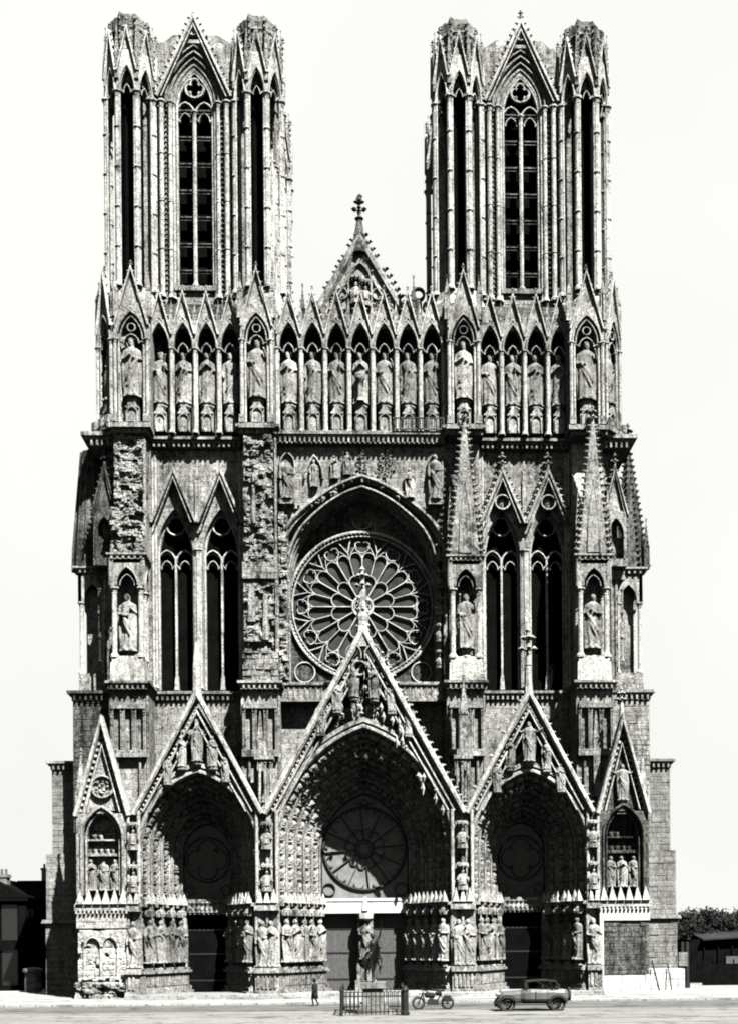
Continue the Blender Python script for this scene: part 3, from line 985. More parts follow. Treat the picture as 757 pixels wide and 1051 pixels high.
mb = MB(); mb.blocks(22.5, 26.7, -.5, 3.0, 0, 1.9, .5, .9, .03)
mb.build('pale_footing', M['clean'], CATH)
mb = MB()
mb.blocks(18.8, 22.45, -6.05, -4.5, 1.6, 5.9, .45, .7, .04)
mb.build('dark_panel', M['sooty'], blind[1])

# ---------- side masses past the end portals
for sx in (-1, 1):
    mb = MB()
    x0, x1 = (22.4, 26.2) if sx > 0 else (-26.3, -22.4)
    xo = 26.6 if sx > 0 else -26.8
    a, b = sorted((x0 if sx > 0 else xo, x1 if sx < 0 else xo))
    mb.blocks(min(x0, x1), max(x0, x1), 2.0, 9, 12.0, 19.2, .5, 1.2, .03)
    mb.blocks(min(a, b), max(a, b), 1.8, 9, 6.4, 12.0, .5, 1.2, .03)
    mb.blocks(min(a, b), max(a, b), 1.5, 9, 0, 6.2, .5, 1.1, .05)
    mb.box(min(a, b)-.3, max(a, b)+.3, 1.2, 9, 6.15, 6.45, .1)
    mb.box(min(x0,x1)+.1, max(x0,x1)-.1, 2.2, 8.8, 0, 19.1)
    mb.cornice(min(x0, x1), max(x0, x1), 2.0, 9, 19.8, .55, .45)
    mb.build('side_buttress', M['ashlar'] if sx > 0 else M['ashlar'], CATH)

# ---------- buttresses of the first storey (between portals and the rose storey)
def blind_arcade(mb, x0, x1, y, z0, z1, n=3):
    w = (x1-x0)/n
    for i in range(n):
        c = x0+(i+.5)*w
        arch_wall(mb, c-w*.5, c+w*.5, z0+.3, z1-.2, y-.4, y+.01, [(c, w*.33, z1-1.1, w*.65)], 6)
        mb.bar(arch_path(c, z1-1.1, w*.36, w*.7, 6, z0+.3), w*.1, y-.48, y-.3)
        mb.shaft(c-w*.5, y-.45, z0+.2, z1-1.0, .07, 6)
        mb.prism([(c-w*.5, z1-.75), (c+w*.5, z1-.75), (c, z1+.25)], y-.55, y)
        mb.box(c-w*.36, c+w*.36, y-.03, y, z0+.3, z0+.5)
    mb.shaft(x1, y-.45, z0+.2, z1-1.0, .07, 6)
    mb.box(x0-.1, x1+.1, y-.6, y, z0-.25, z0+.3)
BX = {-1: (-8.3, -18.85), 1: (8.3, 18.85)}
butt = {}
for sx in (-1, 1):
    for k, bx in enumerate(BX[sx]):
        mb = MB()
        hw = 1.48
        mb.box(bx-hw, bx+hw, -3.0, 1.3, 12.5, 24.9)
        blind_arcade(mb, bx-hw+.12, bx+hw-.12, -3.0, 19.6, 24.0)
        for x in (bx-hw, bx+hw): mb.cyl(x, -3.0, 14, 24.3, .13, n=6)
        if k == 0 or sx > 0:
            mb.pinnacle(bx, -3.35, 16.0, 20.8, 23.6, .22, 4)
        mb.shaft(bx-.9, -3.25, 15, 19.3, .1, 6); mb.shaft(bx+.9, -3.25, 15, 19.3, .1, 6)
        mb.cornice(bx-hw, bx+hw, -3.4, 1.3, 25.45, .5, .35)
        butt[(sx, k)] = mb.build('buttress', M['stone'], CATH)
# side return with its own cornice
for sx in (-1, 1):
    mb = MB()
    a, b = sorted((sx*20.3, sx*23.9))
    mb.box(a, b, -.4, 8, 12.5, 24.6)
    mb.blocks(a, b, -.6, -.2, 12.5, 24.5, .45, .9, .04)
    mb.cornice(a, b, -.6, 8, 25.2, .6, .45)
    for i in range(5): pass
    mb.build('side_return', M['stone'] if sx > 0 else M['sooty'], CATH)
    mb = MB()
    mb.pinnacle(sx*22.6, -3.6, 12.0, 16.4, 19.6, .35, 5)
    mb.build('pinnacle', M['carved'], butt[(sx, 1)]); mb = MB()
    mb.pinnacle(sx*22.0, -4.6, 12.5, 15.4, 17.6, .25, 4)
    mb.build('pinnacle', M['carved'], butt[(sx, 1)])

# walls behind the gables and the long cornice / parapet under the windows
mb = MB()
for sx in (-1, 1):
    a, b = sorted((sx*9.7, sx*17.4))
    mb = MB()
    mb.box(a, b, .6, 1.3, 12, 24.9)
    mb.cornice(a+.1, b-.1, .6, 2.3, 25.35, .55, .5)
    mb.build('wall', M['stone'], CATH)
mb = MB()
mb.box(-6.9, 6.9, .3, 1.3, 12, 24.6)
mb.build('wall', M['stone'], CATH)
mb = MB()
mb.box(-6.75, 6.75, -.9, .6, 24.5, 25.6)
for i in range(30):
    c = -6.6+i*.455
    mb.box(c-.05, c+.05, -.97, -.9, 24.6, 25.5)
mb.box(-6.8, 6.8, -1.1, .7, 25.6, 25.85); mb.box(-6.8, 6.8, -1.1, .7, 24.25, 24.5)
mb.build('parapet', M['stone'], CATH)

# ---------- rose storey: tower windows
def storey_window(cx):
    w, zb, zs, h = 1.5, 25.6, 36.7, 3.9
    t = MB()
    two_light(t, cx, zb, w, zs, h, .95, 1.35, .17, 'circle')
    t.box(cx-.2, cx+.2, .9, 1.4, zb, zb+1.2, .08)
    W_ = t.build('storey_window', M['pale'], CATH)
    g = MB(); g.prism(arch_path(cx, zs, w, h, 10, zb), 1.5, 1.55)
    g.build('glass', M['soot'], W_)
    return W_
WX = (-15.55, -11.75, 11.75, 15.55)
for sx in (-1, 1):
    c = sx*13.65
    mb = MB()
    arch_wall(mb, c-3.9, c+3.9, 25.5, 46.0, .3, 1.2, [(c-1.92, 1.52, 36.7, 3.9), (c+1.92, 1.52, 36.7, 3.9)])
    mb.build('window_wall', M['stone'], CATH)
    fr = MB()
    for k in (-1, 1):
        wx = c+k*1.92
        for d, y in ((.08, .55), (.3, .35)):
            fr.bar(arch_path(wx, 36.7, 1.5+d, 3.9+d, 12, 25.6), .15, y, y+.4)
    for x in (c-3.75, c-3.5, c+3.5, c+3.75): fr.shaft(x, .35, 25.6, 37.0, .12, 6)
    for dx, r in ((-.2,.12), (.2,.12), (0,.17)): fr.shaft(c+dx, .35-(.1 if dx == 0 else 0), 25.6, 37.2, r, 8)
    fr.build('window_moulding', M['pale'], CATH)
    for k in (-1, 1):
        wx = c+k*1.92
        W_ = storey_window(wx)
        g = MB()
        g.gable(wx, 1.85, 39.2, 43.6, -.6, .3, .26, crock=9 if sx > 0 else 0, cr=.25, fin=1.6 if sx > 0 else 0)
        g.prism([(wx-1.6, 39.4), (wx+1.6, 39.4), (wx, 43.2)], .3, .79) if False else None
        if sx > 0:
            g.lathe(wx, .3, [(.0,41.0),(.0,41.01)], 3) if False else None
            g.bar(ringpts(wx, 41.0, .6, 14), .14, -.4, .3, True)
            g.blob(wx, .1, 41.0, .5, .2, .5)
        else:
            g.bar(ringpts(wx, 41.0, .5, 3, PI/2, PI/2+2*PI), .1, .3, .75, True)
        g.build('gable', M['carved'], W_)
    g = MB()
    for x in (c, c-3.85, c+3.85):
        if x != c: g = MB()
        g.pinnacle(x, .3, 38.5, 43.0, 45.2, .17, 4)
        g.build('pinnacle', M['carved'], CATH)

# ---------- rose window in its arch
_RI = np.array([(0,0),(1.3,.45),(2.7,1.27),(3.9,2.35),(4.9,3.5),(5.6,5.2),(6.0,7.2),(6.1,9)])
_RO = np.array([(0,0),(1.4,.45),(2.76,1.2),(4.3,2.3),(5.6,3.4),(6.4,4.5),(6.8,5.9),(6.9,8)])
def rose_arch(t, zb=None):
    """t = 0 the inner arch, t = 1 the hood"""
    tab = _RI*(1-t) + _RO*t; za = 41.6 + 1.3*t
    k = np.linspace(0, 7, 29); x = np.interp(k, range(8), tab[:,0]); d = np.interp(k, range(8), tab[:,1])
    for _ in range(2):
        x[1:-1] = (x[:-2]+2*x[1:-1]+x[2:])/4; d[1:-1] = (d[:-2]+2*d[1:-1]+d[2:])/4
    right = [(float(a), float(za-b)) for a, b in zip(x, d)]
    p = [(-a, b) for a, b in right[::-1]] + right[1:]
    return [(p[0][0], zb)] + p + [(p[-1][0], zb)] if zb is not None else p

ZR, RR = 32.65, 6.1
mb = MB()
poly = [(-6.95, 25.5), *rose_arch(.75, 25.5), (6.95, 25.5), (6.95, 46.0), (-6.95, 46.0)]
mb.prism(poly, -.8, .4)
arch_c = [(w, y) for w, y in ((6.5, -.3), (6.35, .1), (6.2, .5), (6.1, .9), (6.05, 1.35))]
mb.rings([[(x, y, z) for x, z in rose_arch(.75*(1-i/4), 25.5)] for i, (w, y) in enumerate(arch_c)], cap=False, closed=False)
RW = mb.build('rose_bay_wall', M['stone'], CATH)
mb = MB()
for w, h, y, t in ((7.05, 8.15, -1.15, .3), (6.45, 7.8, -.95, .2), (6.3, 7.6, -.4, .16), (6.2, 7.4, .1, .16), (6.1, 7.2, .6, .14)):
    mb.bar(rose_arch((w-6.1)/.95, 25.6 if w < 6.6 else None), t, y, y+.5)
mb.build('rose_arch_moulding', M['carved'], RW)
mb = MB()
for i in range(32):
    a = i/31
    pth = rose_arch(.35)
    P2 = np.array(pth); L = np.concatenate(([0], np.cumsum(np.linalg.norm(np.diff(P2, axis=0), axis=1))))
    d = a*L[-1]; x = np.interp(d, L, P2[:,0]); z = np.interp(d, L, P2[:,1])
    x2 = np.interp(d+.1, L, P2[:,0]); z2 = np.interp(d+.1, L, P2[:,1])
    ang = math.atan2(x2-x, z2-z)
    if a > .5: ang += PI
    mb.put(FIG_V, FIG_F, rot_xz(ang), (x, .0, z), rnd.uniform(.7,.95))
mb.build('rose_arch_carving', M['carved'], RW)

mb = MB()
# tympanum wall of the bay around the circle
circ = ringpts(0, ZR, RR+.02, 96)
# split in an upper and a lower piece so each is a simple polygon
lo = [(-6.3, 25.6), (6.3, 25.6), (6.3, ZR)] + [(x, z) for x, z in ringpts(0, ZR, RR+.02, 48, 0, -PI)] + [(-6.3, ZR)]
hi = [(6.3, ZR)] + [(6.3, 43.0), (-6.3, 43.0)] + [(-6.3, ZR)] + [(x, z) for x, z in ringpts(0, ZR, RR+.02, 48, PI, 0)]
mb.prism(lo, 1.2, 1.6)
mb.prism(hi, 1.2, 1.6)
RO = mb.build('rose_window', M['sooty'], CATH)
mb = MB()
mb.bar(ringpts(0, ZR, RR+.12, 96), .28, .85, 1.5, True)
mb.bar(ringpts(0, ZR, RR-.2, 96), .14, .98, 1.5, True)
for i in range(110):
    a = 2*PI*i/110
    mb.blob((RR-.02)*math.cos(a), .9, ZR+(RR-.02)*math.sin(a), .09, .12, .09)
mb.build('rim', M['pale'], RO)
mb = MB()
y0, y1 = 1.15, 1.4
mb.bar(ringpts(0, ZR, .85, 32), .2, y0-.05, y1, True)
foil(mb, 0, ZR, .7, 6, .07, y0+.03, y1)
def pol(r, a): return (r*math.cos(a), ZR+r*math.sin(a))
for k in range(12):
    a = 2*PI*k/12
    mb.bar([pol(.9, a), pol(4.35, a)], .11, y0, y1)
    am = a + PI/12
    # inner petal head
    pr = 2.15; half = 2.15*math.tan(PI/12)*.93
    mb.bar(ringpts(*pol(pr, am), half, 10, am-PI/2, am+PI/2), .085, y0+.02, y1)
    mb.bar([pol(pr+half, am), pol(4.7, am)], .08, y0+.03, y1)
    # outer twin heads with cusps
    for s2 in (-1, 1):
        ac = am + s2*PI/24
        rc = 4.1; hh = rc*math.tan(PI/24)*.95
        arcp = ringpts(*pol(rc, ac), hh, 8, ac-PI/2, ac+PI/2)
        mb.bar(arcp, .07, y0+.04, y1)
        tip = pol(rc+hh+.45, ac)
        mb.bar([pol(rc, ac-PI/24*.95), pol(rc+hh*.9, ac-PI/40), tip], .06, y0+.05, y1)
        mb.bar([tip, pol(rc+hh*.9, ac+PI/40), pol(rc, ac+PI/24*.95)], .06, y0+.05, y1)
    # foils on the rim, at the end of each main spoke
    rf = 5.05
    mb.bar(ringpts(*pol(rf+.1, a), .6, 14, a+PI-2.0, a+PI+2.0), .075, y0+.01, y1)
    for j in range(3):
        b = a + PI + 2*PI*j/3
        c0 = pol(rf, a)
        mb.bar(ringpts(c0[0]+.34*math.cos(b), c0[1]+.34*math.sin(b), .26, 8, b-1.7, b+1.7), .06, y0+.06, y1)
    mb.bar([pol(4.7, am), pol(5.35, am+.06)], .1, y0+.03, y1)
    mb.bar([pol(5.35, am-.06), pol(4.7, am)], .1, y0+.03, y1)
    mb.bar([pol(5.3, am-.055), pol(5.85, am-.10)], .09, y0+.03, y1)
    mb.bar([pol(5.3, am+.055), pol(5.85, am+.10)], .09, y0+.03, y1)
for s2 in (-1, 1):
    mb.bar(ringpts(s2*4.9, 27.1, .85, 18), .12, 1.05, 1.3, True)
mb.bar(ringpts(0, 39.9, .8, 16, PI*1.05, PI*1.95), .12, .9, 1.3)
mb.build('tracery', M['tracery'], RO)
mb = MB()
v = [(x, 1.46, z) for x, z in ringpts(0, ZR, RR+.05, 64)]
mb.add(v + [(x, 1.5, z) for x, _, z in v], [tuple(range(64)), tuple(range(127, 63, -1))])
mb.build('rose_glass', M['rose_glass'], RO)

# relief over the rose: trees, small warriors, broken ground
mb = MB()
for tx, tz, h, wd in ((.05, 43.0, 2.2, .42), (2.05, 42.6, 2.7, .8)):
    mb.tube([(tx,-.95,tz-.6),(tx+.05,-1.0,tz+h*.4),(tx,-.95,tz+h*.8)], [.1,.08,.03], 6)
    for i in range(70):
        u = rnd.uniform(-1, 1); z = tz+h*rnd.uniform(.05, .95)
        w_ = wd*math.sin(PI*min(1, .15+(z-tz)/h*.9))
        mb.blob(tx+u*w_, -1.0+rnd.uniform(-.08,.05), z, rnd.uniform(.07,.13), .1, rnd.uniform(.06,.12))
    mb.build('carved_tree', M['carved'], RW); mb = MB()
for i in range(60):
    x = rnd.uniform(-5.6, 5.6)
    z = 43.3 - .58*abs(x) + rnd.uniform(-.2, .5)
    mb.blob(x, -.9, z-.3, rnd.uniform(.12,.3), .22, rnd.uniform(.12,.35))
mb.sweep(arc_pts(-3.9, 42.6, .75, 1.9, 8), [(.1,-1.1),(0,-1.2),(-.1,-1.1),(0,-.8)])
mb.build('carved_relief', M['carved'], RW)
mb = MB()
for sx in (-1, 1):
    mb = MB()
    mb.bar(arch_path(sx*6.1, 43.8, .6, 1.0, 6, 41.0), .12, -1.1, -.8)
    mb.box(sx*6.1-.6, sx*6.1+.6, -1.6, -.8, 40.4, 40.75)
    wb_ = mb.build('wall_bracket', M['carved'], RW)
    for i in range(5):
        mb = MB(); mb.put(FIG_V, FIG_F, np.eye(3), (sx*6.35, -.9, 27+i*2.2), 1.6); mb.build('carved_figure', M['carved'], RW)

# ---------- buttress tabernacles of the rose storey
def tabernacle(bx, y, parent, open_=True, hw=1.4, spire=True, depth=2.6):
    zb = 25.5
    mb = MB()
    mb.box(bx-hw, bx+hw, y-.02, y+depth, zb, zb+1.6, .04)
    mb.box(bx-hw*.9, bx+hw*.9, y+.1, y+depth, zb+1.6, zb+2.1)
    mb.box(bx-hw+.1, bx+hw-.1, y+depth-.2, y+depth+1.2, zb, 46.0)        # pier behind
    T_ = mb.build('tabernacle', M['pale'], parent)
    for s2 in (-1, 1):
        for yy in (y+.35, y+depth-.6):
            c = MB(); c.shaft(bx+s2*(hw-.34), yy, zb+2.0, 33.2, .21, 10)
            c.build('column', M['pale'], T_)
    mb = MB()
    for a, ox, oy in ((0, bx, y), (PI/2, bx+hw, y+depth/2), (-PI/2, bx-hw, y+depth/2)):
        mb.frame(ox, oy, 0, a)
        h2 = hw if a == 0 else depth/2
        arch_wall(mb, -h2, h2, 33.2, 35.4, .02 if a == 0 else .03, .3, [(0, h2*.58, 33.4, 1.35)], 6)
        mb.bar(arc_pts(0, 33.3, h2*.62, 1.45, 6), .12, -.1, .1)
        mb.bar(arc_pts(0, 33.3, h2*.42, .9, 5), .08, .1, .25)
        mb.bar([(-h2+.05, 33.3), (-h2+.05, 35.3)], .1, -.05, .1)
        mb.bar([(h2-.05, 33.3), (h2-.05, 35.3)], .1, -.05, .1)
    mb.frame()
    mb.box(bx-hw+.01, bx+hw-.01, y+.02, y+depth, 35.1, 35.39)
    mb.cornice(bx-hw, bx+hw, y, y+depth, 35.85, .35, .22, True)
    mb.build('canopy', M['carved'], T_)
    if spire:
        s_ = MB()
        b, cy = hw*.86, y+depth/2-.15; ct = y-.05
        s_.add([(bx-b,cy-b,35.8),(bx+b,cy-b,35.8),(bx+b,cy+b,35.8),(bx-b,cy+b,35.8),
                (bx-.12,ct-.12,46.6),(bx+.12,ct-.12,46.6),(bx+.12,ct+.12,46.6),(bx-.12,ct+.12,46.6)],
               [(0,1,5,4),(1,2,6,5),(2,3,7,6),(3,0,4,7),(4,5,6,7)])
        for i in range(20):
            t = (i+.5)/20
            for s2 in (-1, 1):
                s_.crocket(bx+s2*(b*(1-t)+.12*t+.1), cy+(ct-cy)*t-(b*(1-t)+.12*t), 35.9+10.6*t, .24*(1.15-.4*t), s2*.9, .5)
        for s2 in (-1, 1):
            s_.pinnacle(bx+s2*(hw-.18), y+.2, 35.85, 38.6, 41.2, .2, 4)
            s_.pinnacle(bx+s2*(hw-.18), y+depth-.3, 35.85, 38.6, 41.2, .2, 4)
        s_.prism([(bx-.55, 36.0), (bx+.55, 36.0), (bx+.42, 38.8), (bx, 41.6), (bx-.42, 38.8)], cy-b-.1, cy-.1)
        s_.bar([(bx-.5, 36.1), (bx-.4, 38.9), (bx, 41.8), (bx+.4, 38.9), (bx+.5, 36.1)], .1, cy-b-.15, cy-b+.2)
        s_.finial(bx, ct, 46.2, 1.7)
        s_.build('spire', M['carved'], T_)
    return T_
T_ri = tabernacle(BX[1][0]+.1, -2.7, butt[(1,0)])
T_ro = tabernacle(BX[1][1], -3.0, butt[(1,1)])
T_lo = tabernacle(BX[-1][1]-.1, -3.0, butt[(-1,1)], spire=False)
# left outer: masonry stump where the spire stood
mb = MB()
bx = BX[-1][1]-.1
mb.rough(bx-1.55, bx+1.45, -2.3, -.5, 35.8, 40.0, .5, .6, seed=3)
mb.rough(bx-1.25, bx+1.45, -1.95, -.4, 39.6, 45.9, .5, .7, seed=8)
mb.cyl(bx+1.3, -1.9, 35.9, 45.6, .14, n=8)
mb.box(bx-1.3, bx+1.3, -1.4, 1.5, 35.8, 45.9)
mb.build('broken_stump', M['rubble'], T_lo)
# left inner: whole face torn off
mb = MB()
bx = BX[-1][0]
mb.box(bx-1.35, bx+1.35, -1.9, 2.0, 25.5, 45.9)
mb.blocks(bx-1.45, bx+1.45, -2.7, -1.5, 25.5, 28.0, .5, .8, .12)
mb.rough(bx-1.45, bx+1.4, -2.2, -1.2, 27.9, 34.1, .5, .75, seed=11)
mb.blocks(bx-1.45, bx+1.45, -2.4, -1.5, 34.0, 35.4, .5, 1.2, .06, .0)
mb.rough(bx-1.35, bx+1.25, -2.15, -1.2, 35.3, 45.9, .55, .8, seed=21)
for z in (28, 31): mb.cyl(bx+1.35, -2.3, z, z+2.9, .16, n=8)
mb.cyl(bx-.5, -2.3, 38.5, 42.6, .22, .1, n=8); mb.cyl(bx+.4, -2.3, 29.0, 32.6, .3, .2, n=8); mb.box(bx-1.0, bx-.4, -2.45, -1.5, 30.5, 33.6, .08)
mb.cyl(bx+1.3, -2.2, 37, 45.5, .12, n=6)
mb.build('torn_face', M['rubble'], butt[(-1,0)])
mb = MB()
mb.rough(-6.95, -6.05, -1.3, -.6, 25.9, 41, .4, .5, seed=31)
mb.build('torn_jamb', M['rubble'], RW)
mb = MB()
for x in (bx-1.5, ): pass
mb.box(8.3-1.45, 8.3+1.45, -.5, 2.4, 25.5, 46); mb.build('wall', M['stone'], CATH); mb = MB()
mb.box(17.4, 21.2, -.3, 2.5, 25.5, 46); mb.build('wall', M['stone'], CATH); mb = MB()
mb.box(-21.2, -17.4, -.3, 2.5, 25.5, 46); mb.build('wall', M['stone'], CATH); mb = MB()
for x in (17.35, 17.1, -17.35, -17.1, 9.85, 10.1, -9.85, -10.1):
    mb = MB(); mb.shaft(x, .2, 25.6, 45.3, .13, 6); mb.build('wall_shaft', M['pale'], CATH)
for sx in (-1, 1):
    mb = MB(); mb.cyl(sx*21.2, -.3, 25.6, 45.5, .15, n=8)
    for x in (20.5, 20.8): mb.cyl(sx*x, -.35, 25.6, 37, .09, n=6)
    mb.build('wall_shaft', M['stone'], CATH)

# side tabernacles with their spires (pale crocketed one on the right, bare dark one on the left)
for sx in (-1, 1):
    cx, cy = sx*22.55, 2.2
    mb = MB()
    mb.box(cx-1.2, cx+1.2, .9, 4.2, 25.3, 27.0, .05)
    mb.box(sx*21.1-.3, sx*21.1+.3, 2.0, 5, 25, 46)
    mb.box(cx-.62, cx+.62, 2.0, 4.4, 27, 35)
    T_ = mb.build('tabernacle', M['stone'] if sx > 0 else M['rubble'], CATH)
    for dx in (-1, 1):
        for yy in (1.2, 3.8):
            c = MB(); c.shaft(cx+dx*.95, yy, 27.0, 33.0, .17, 8); c.build('column', M['pale'], T_)
    mb = MB()
    arch_wall(mb, cx-1.2, cx+1.2, 33.0, 35.3, 1.0, 1.3, [(cx, .7, 33.2, 1.3)], 6)
    arch_wall(mb, cx-1.2, cx+1.2, 33.0, 35.3, 3.7, 4.0, [(cx, .7, 33.2, 1.3)], 6)
    mb.frame(cx+sx*1.2, 2.5, 0, sx*PI/2)
    arch_wall(mb, -1.5, 1.5, 33.0, 35.3, .01, .3, [(0, .9, 33.2, 1.4)], 6)
    mb.frame()
    mb.cornice(cx-1.2, cx+1.2, 1.0, 4.0, 35.9, .4, .4)
    mb.box(cx-1.18, cx+1.18, 1.02, 3.98, 35.0, 35.28)
    mb.build('canopy', M['carved'], T_)
    mb = MB()
    nn = 8
    cy = 2.5
    if sx > 0:
        cx += .35
        mb.lathe(cx, cy, [(1.55,35.9),(1.4,37.5),(.75,42.5),(.12,47.0)], nn, PI/nn)
        for i in range(20):
            t = (i+.4)/20
            r = 1.5*(1-t)+.12
            for a in (0, 1, 2, 3, 4):
                an = PI/nn + PI + a*PI/4
                mb.crocket(cx+r*math.cos(an), cy+r*math.sin(an), 36.1+10.9*t, .26*(1.1-.4*t), math.cos(an)*.8, .4)
        for s2 in (-1, 1): mb.pinnacle(cx+s2*1.25, 1.3, 35.9, 37.8, 40.0, .2, 4)
        mb.finial(cx, cy, 46.4, 2.3)
        cx -= .35
    else:
        mb.lathe(cx-.1, cy, [(1.85,35.9),(1.8,37.5),(1.3,42.5),(1.05,45.9),(.95,46.0)], 14)
        for i in range(14):
            a = 2*PI*i/14
            mb.tube([(cx-.1+1.87*math.cos(a), cy+1.87*math.sin(a), 35.9), (cx-.1+1.82*math.cos(a), cy+1.82*math.sin(a), 37.5), (cx-.1+1.07*math.cos(a), cy+1.07*math.sin(a), 45.9)], .09, 5)
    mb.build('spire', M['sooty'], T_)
    # gabled niche turned to the corner
    mb = MB()
    nx = sx*21.05
    mb.box(nx-.85, nx+.85, -.5, 1.5, 34.5, 38.0)
    arch_wall(mb, nx-.9, nx+.9, 36.0, 40.0, -1.2, -.55, [(nx, .6, 38.0, 1.3)], 6)
    mb.gable(nx, 1.05, 39.6, 43.6, -1.35, -.6, .18, crock=7, cr=.17, fin=1.4)
    mb.bar(arch_path(nx, 38.0, .68, 1.4, 6, 36.0), .13, -1.4, -1.1)
    mb.prism([(nx-.9, 39.9), (nx+.9, 39.9), (nx, 43.2)], -1.0, -.7)
    mb.box(nx-.9, nx+.9, -1.3, -.5, 35.4, 36.0)
    for zz in (29, 31, 33): mb.shaft(nx+sx*.55, -.8, zz-1.4, zz+.6, .1, 6)
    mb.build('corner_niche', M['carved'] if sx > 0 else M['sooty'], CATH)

# ---------- cornice under the kings
mb = MB()
mb.cornice(-6.8, 6.8, -1.3, 2.5, 46.35, .7, .45)
for sx in (-1, 1):
    a, b = sorted((sx*9.9, sx*17.3))
    mb.cornice(a, b, .1, 2.5, 46.25, .6, .75)
    for bx in (8.4, 18.8):
        mb.cornice(sx*bx-1.5, sx*bx+1.5, -2.1, 2.5, 46.6, .55, .3)
    a, b = sorted((sx*20.0, sx*22.2))
    mb.cornice(a, b, -1.0, 4, 46.2, .8, .7)
mb.box(-22, 22, .9, 14, 45.4, 46.1)
mb.build('cornice', M['stone'], CATH)

# ---------- gallery of kings
GAL = MB()
GAL.box(-22, 22, .6, 1.4, 46.1, 57.0)
GAL.box(-22, -6.9, .62, 14.4, 46.1, 57.8); GAL.box(6.9, 22, .62, 14.4, 46.1, 57.8)
GAL.box(-6.9, 6.9, -.8, .65, 46.3, 46.8)
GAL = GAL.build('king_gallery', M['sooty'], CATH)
def niche(cx, y, hw, big=False, a=0.0, crock=True, cusp=True, lastcol=True, dmg=False):
    """one bay of the gallery, built in its own frame: returns nothing, adds arch, gablet, columns, pedestal"""
    cap, ar = (53.3, 2.0) if not big else (53.5, 2.1)
    ow = hw*.80
    mb = MB(); mb.frame(cx, y, 0, a)
    zt = 56.6 if not big else 57.4
    arch_wall(mb, -hw, hw, cap, zt-.9, .02, .5, [(0, ow, cap+.1, ar)], 8)
    mb.bar(arc_pts(0, cap+.1, ow+.06, ar+.1, 8), .16, -.14, .2)
    if big: mb.bar(arc_pts(0, cap+.1, ow-.22, ar-.25, 8), .1, .0, .3)
    if cusp:
        mb.bar(arc_pts(0, cap-.25, ow*.55, .75, 5), .1, .05, .3)
        for s2 in (-1, 1):
            mb.bar([(s2*ow, cap+.2), (s2*ow*.75, cap-.1), (s2*ow*.5, cap-.2)][::s2], .1, .06, .3)
        if big: mb.bar(ringpts(0, cap+1.05, .32, 12), .1, .06, .3, True)
    mb.box(-hw, hw, .5, 1.9 if not big else 3.0, cap+ar*.9, cap+ar*.9+.3)
    g0 = cap+1.15
    ga = 58.0 if not big else 59.4
    mb.prism([(-hw*.8, g0+.6), (hw*.8, g0+.6), (0, ga-.5)], .12, .45)
    mb.build('niche_arch', M['carved'], GAL)
    g = MB(); g.frame(cx, y, 0, a)
    g.gable(0, hw*.98, g0, ga, -.2, .35, .16, crock=6 if crock else 0, cr=.13, fin=.6, inner=False)
    g.bar(ringpts(0, g0+1.3, hw*.22, 3, PI/2, PI/2+2*PI), .06, -.02, .3, True)
    g.build('gablet', M['pale'], GAL)
    p = MB(); p.frame(cx, y, 0, a)
    b = .5 if not big else .55
    p.box(-b, b, .2, 1.2, 46.6, 48.2)
    p.bar(arch_path(0, 47.6, b*.75, b*.8, 5, 46.7), .12, .05, .3)
    p.prism([(-b, 48.0), (b, 48.0), (0, 48.9)], .05, .3)
    p.lathe(0, .65, [(.45,48.2),(.4,48.35),(.62,48.65),(.62,48.85)], 8, PI/8)
    p.build('pedestal', M['carved'], GAL)
    if big:
        for s2 in (-1, 1):
            for dx, yy, r in ((hw-.1, .0, .14), (hw-.38, .15, .1), (hw-.1, .9, .1)):
                c = MB(); c.frame(cx, y, 0, a); c.shaft(s2*dx, yy, 46.6, cap+.1, r, 6); c.build('column', M['pale'], GAL)
        c = MB(); c.frame(cx, y, 0, a)
        for s2 in (-1, 1): c.box(s2*hw-.12, s2*hw+.12, .3, 3.0, 46.6, 56)
        c.box(-hw+.1, hw-.1, 1.5, 3.2, 46.6, 56)
        c.box(-hw-.2, hw+.2, -.45, 3, 46.25, 46.65)
        for s2 in (-1, 0, 1): c.box(s2*hw*.9-.25, s2*hw*.9+.25, -.5, -.2, 46.66, 47.3)
        c.build('niche_wall', M['stone'], GAL)
        for s2 in (-1, 1):
            c = MB(); c.frame(cx, y, 0, a); c.pinnacle(s2*(hw+.02), .25, 55.4, 57.6, 58.9, .2, 4); c.build('pinnacle', M['carved'], GAL)
def colrow(xs, y, z1=53.4, r=.15):
    for x in xs:
        c = MB()
        c.shaft(x, y+.12, 46.4, z1, r, 8)
        c.shaft(x, y+.55, 46.4, z1, r*.8, 6)
        c.shaft(x-.15, y+.3, 46.4, z1, r*.6, 6); c.shaft(x+.15, y+.3, 46.4, z1, r*.6, 6)
        c.build('column', M['pale'], GAL)
        c = MB(); c.pinnacle(x, y+.2, 54.8, 56.3, 57.3, .13, 3); c.build('pinnacle', M['carved'], GAL)
pit = 1.965
for i in range(7): niche((i-3)*pit, -1.2, pit/2, cusp=True)
colrow([(i-3.5)*pit for i in range(8)], -1.2)
TPX = {}
for sx in (-1, 1):
    c = sx*13.6
    for i in range(4): niche(c+(i-1.5)*1.93, -1.0, .965, cusp=not (sx < 0 and i == 0), crock=True)
    colrow([c+(i-2)*1.93 for i in range(5)], -1.0)
    niche(sx*8.45, -2.1, 1.3, big=True)
    niche(sx*18.6, -2.1, 1.4, big=True)
    niche(sx*20.95, -1.2, 1.15, big=True, a=sx*R(48))
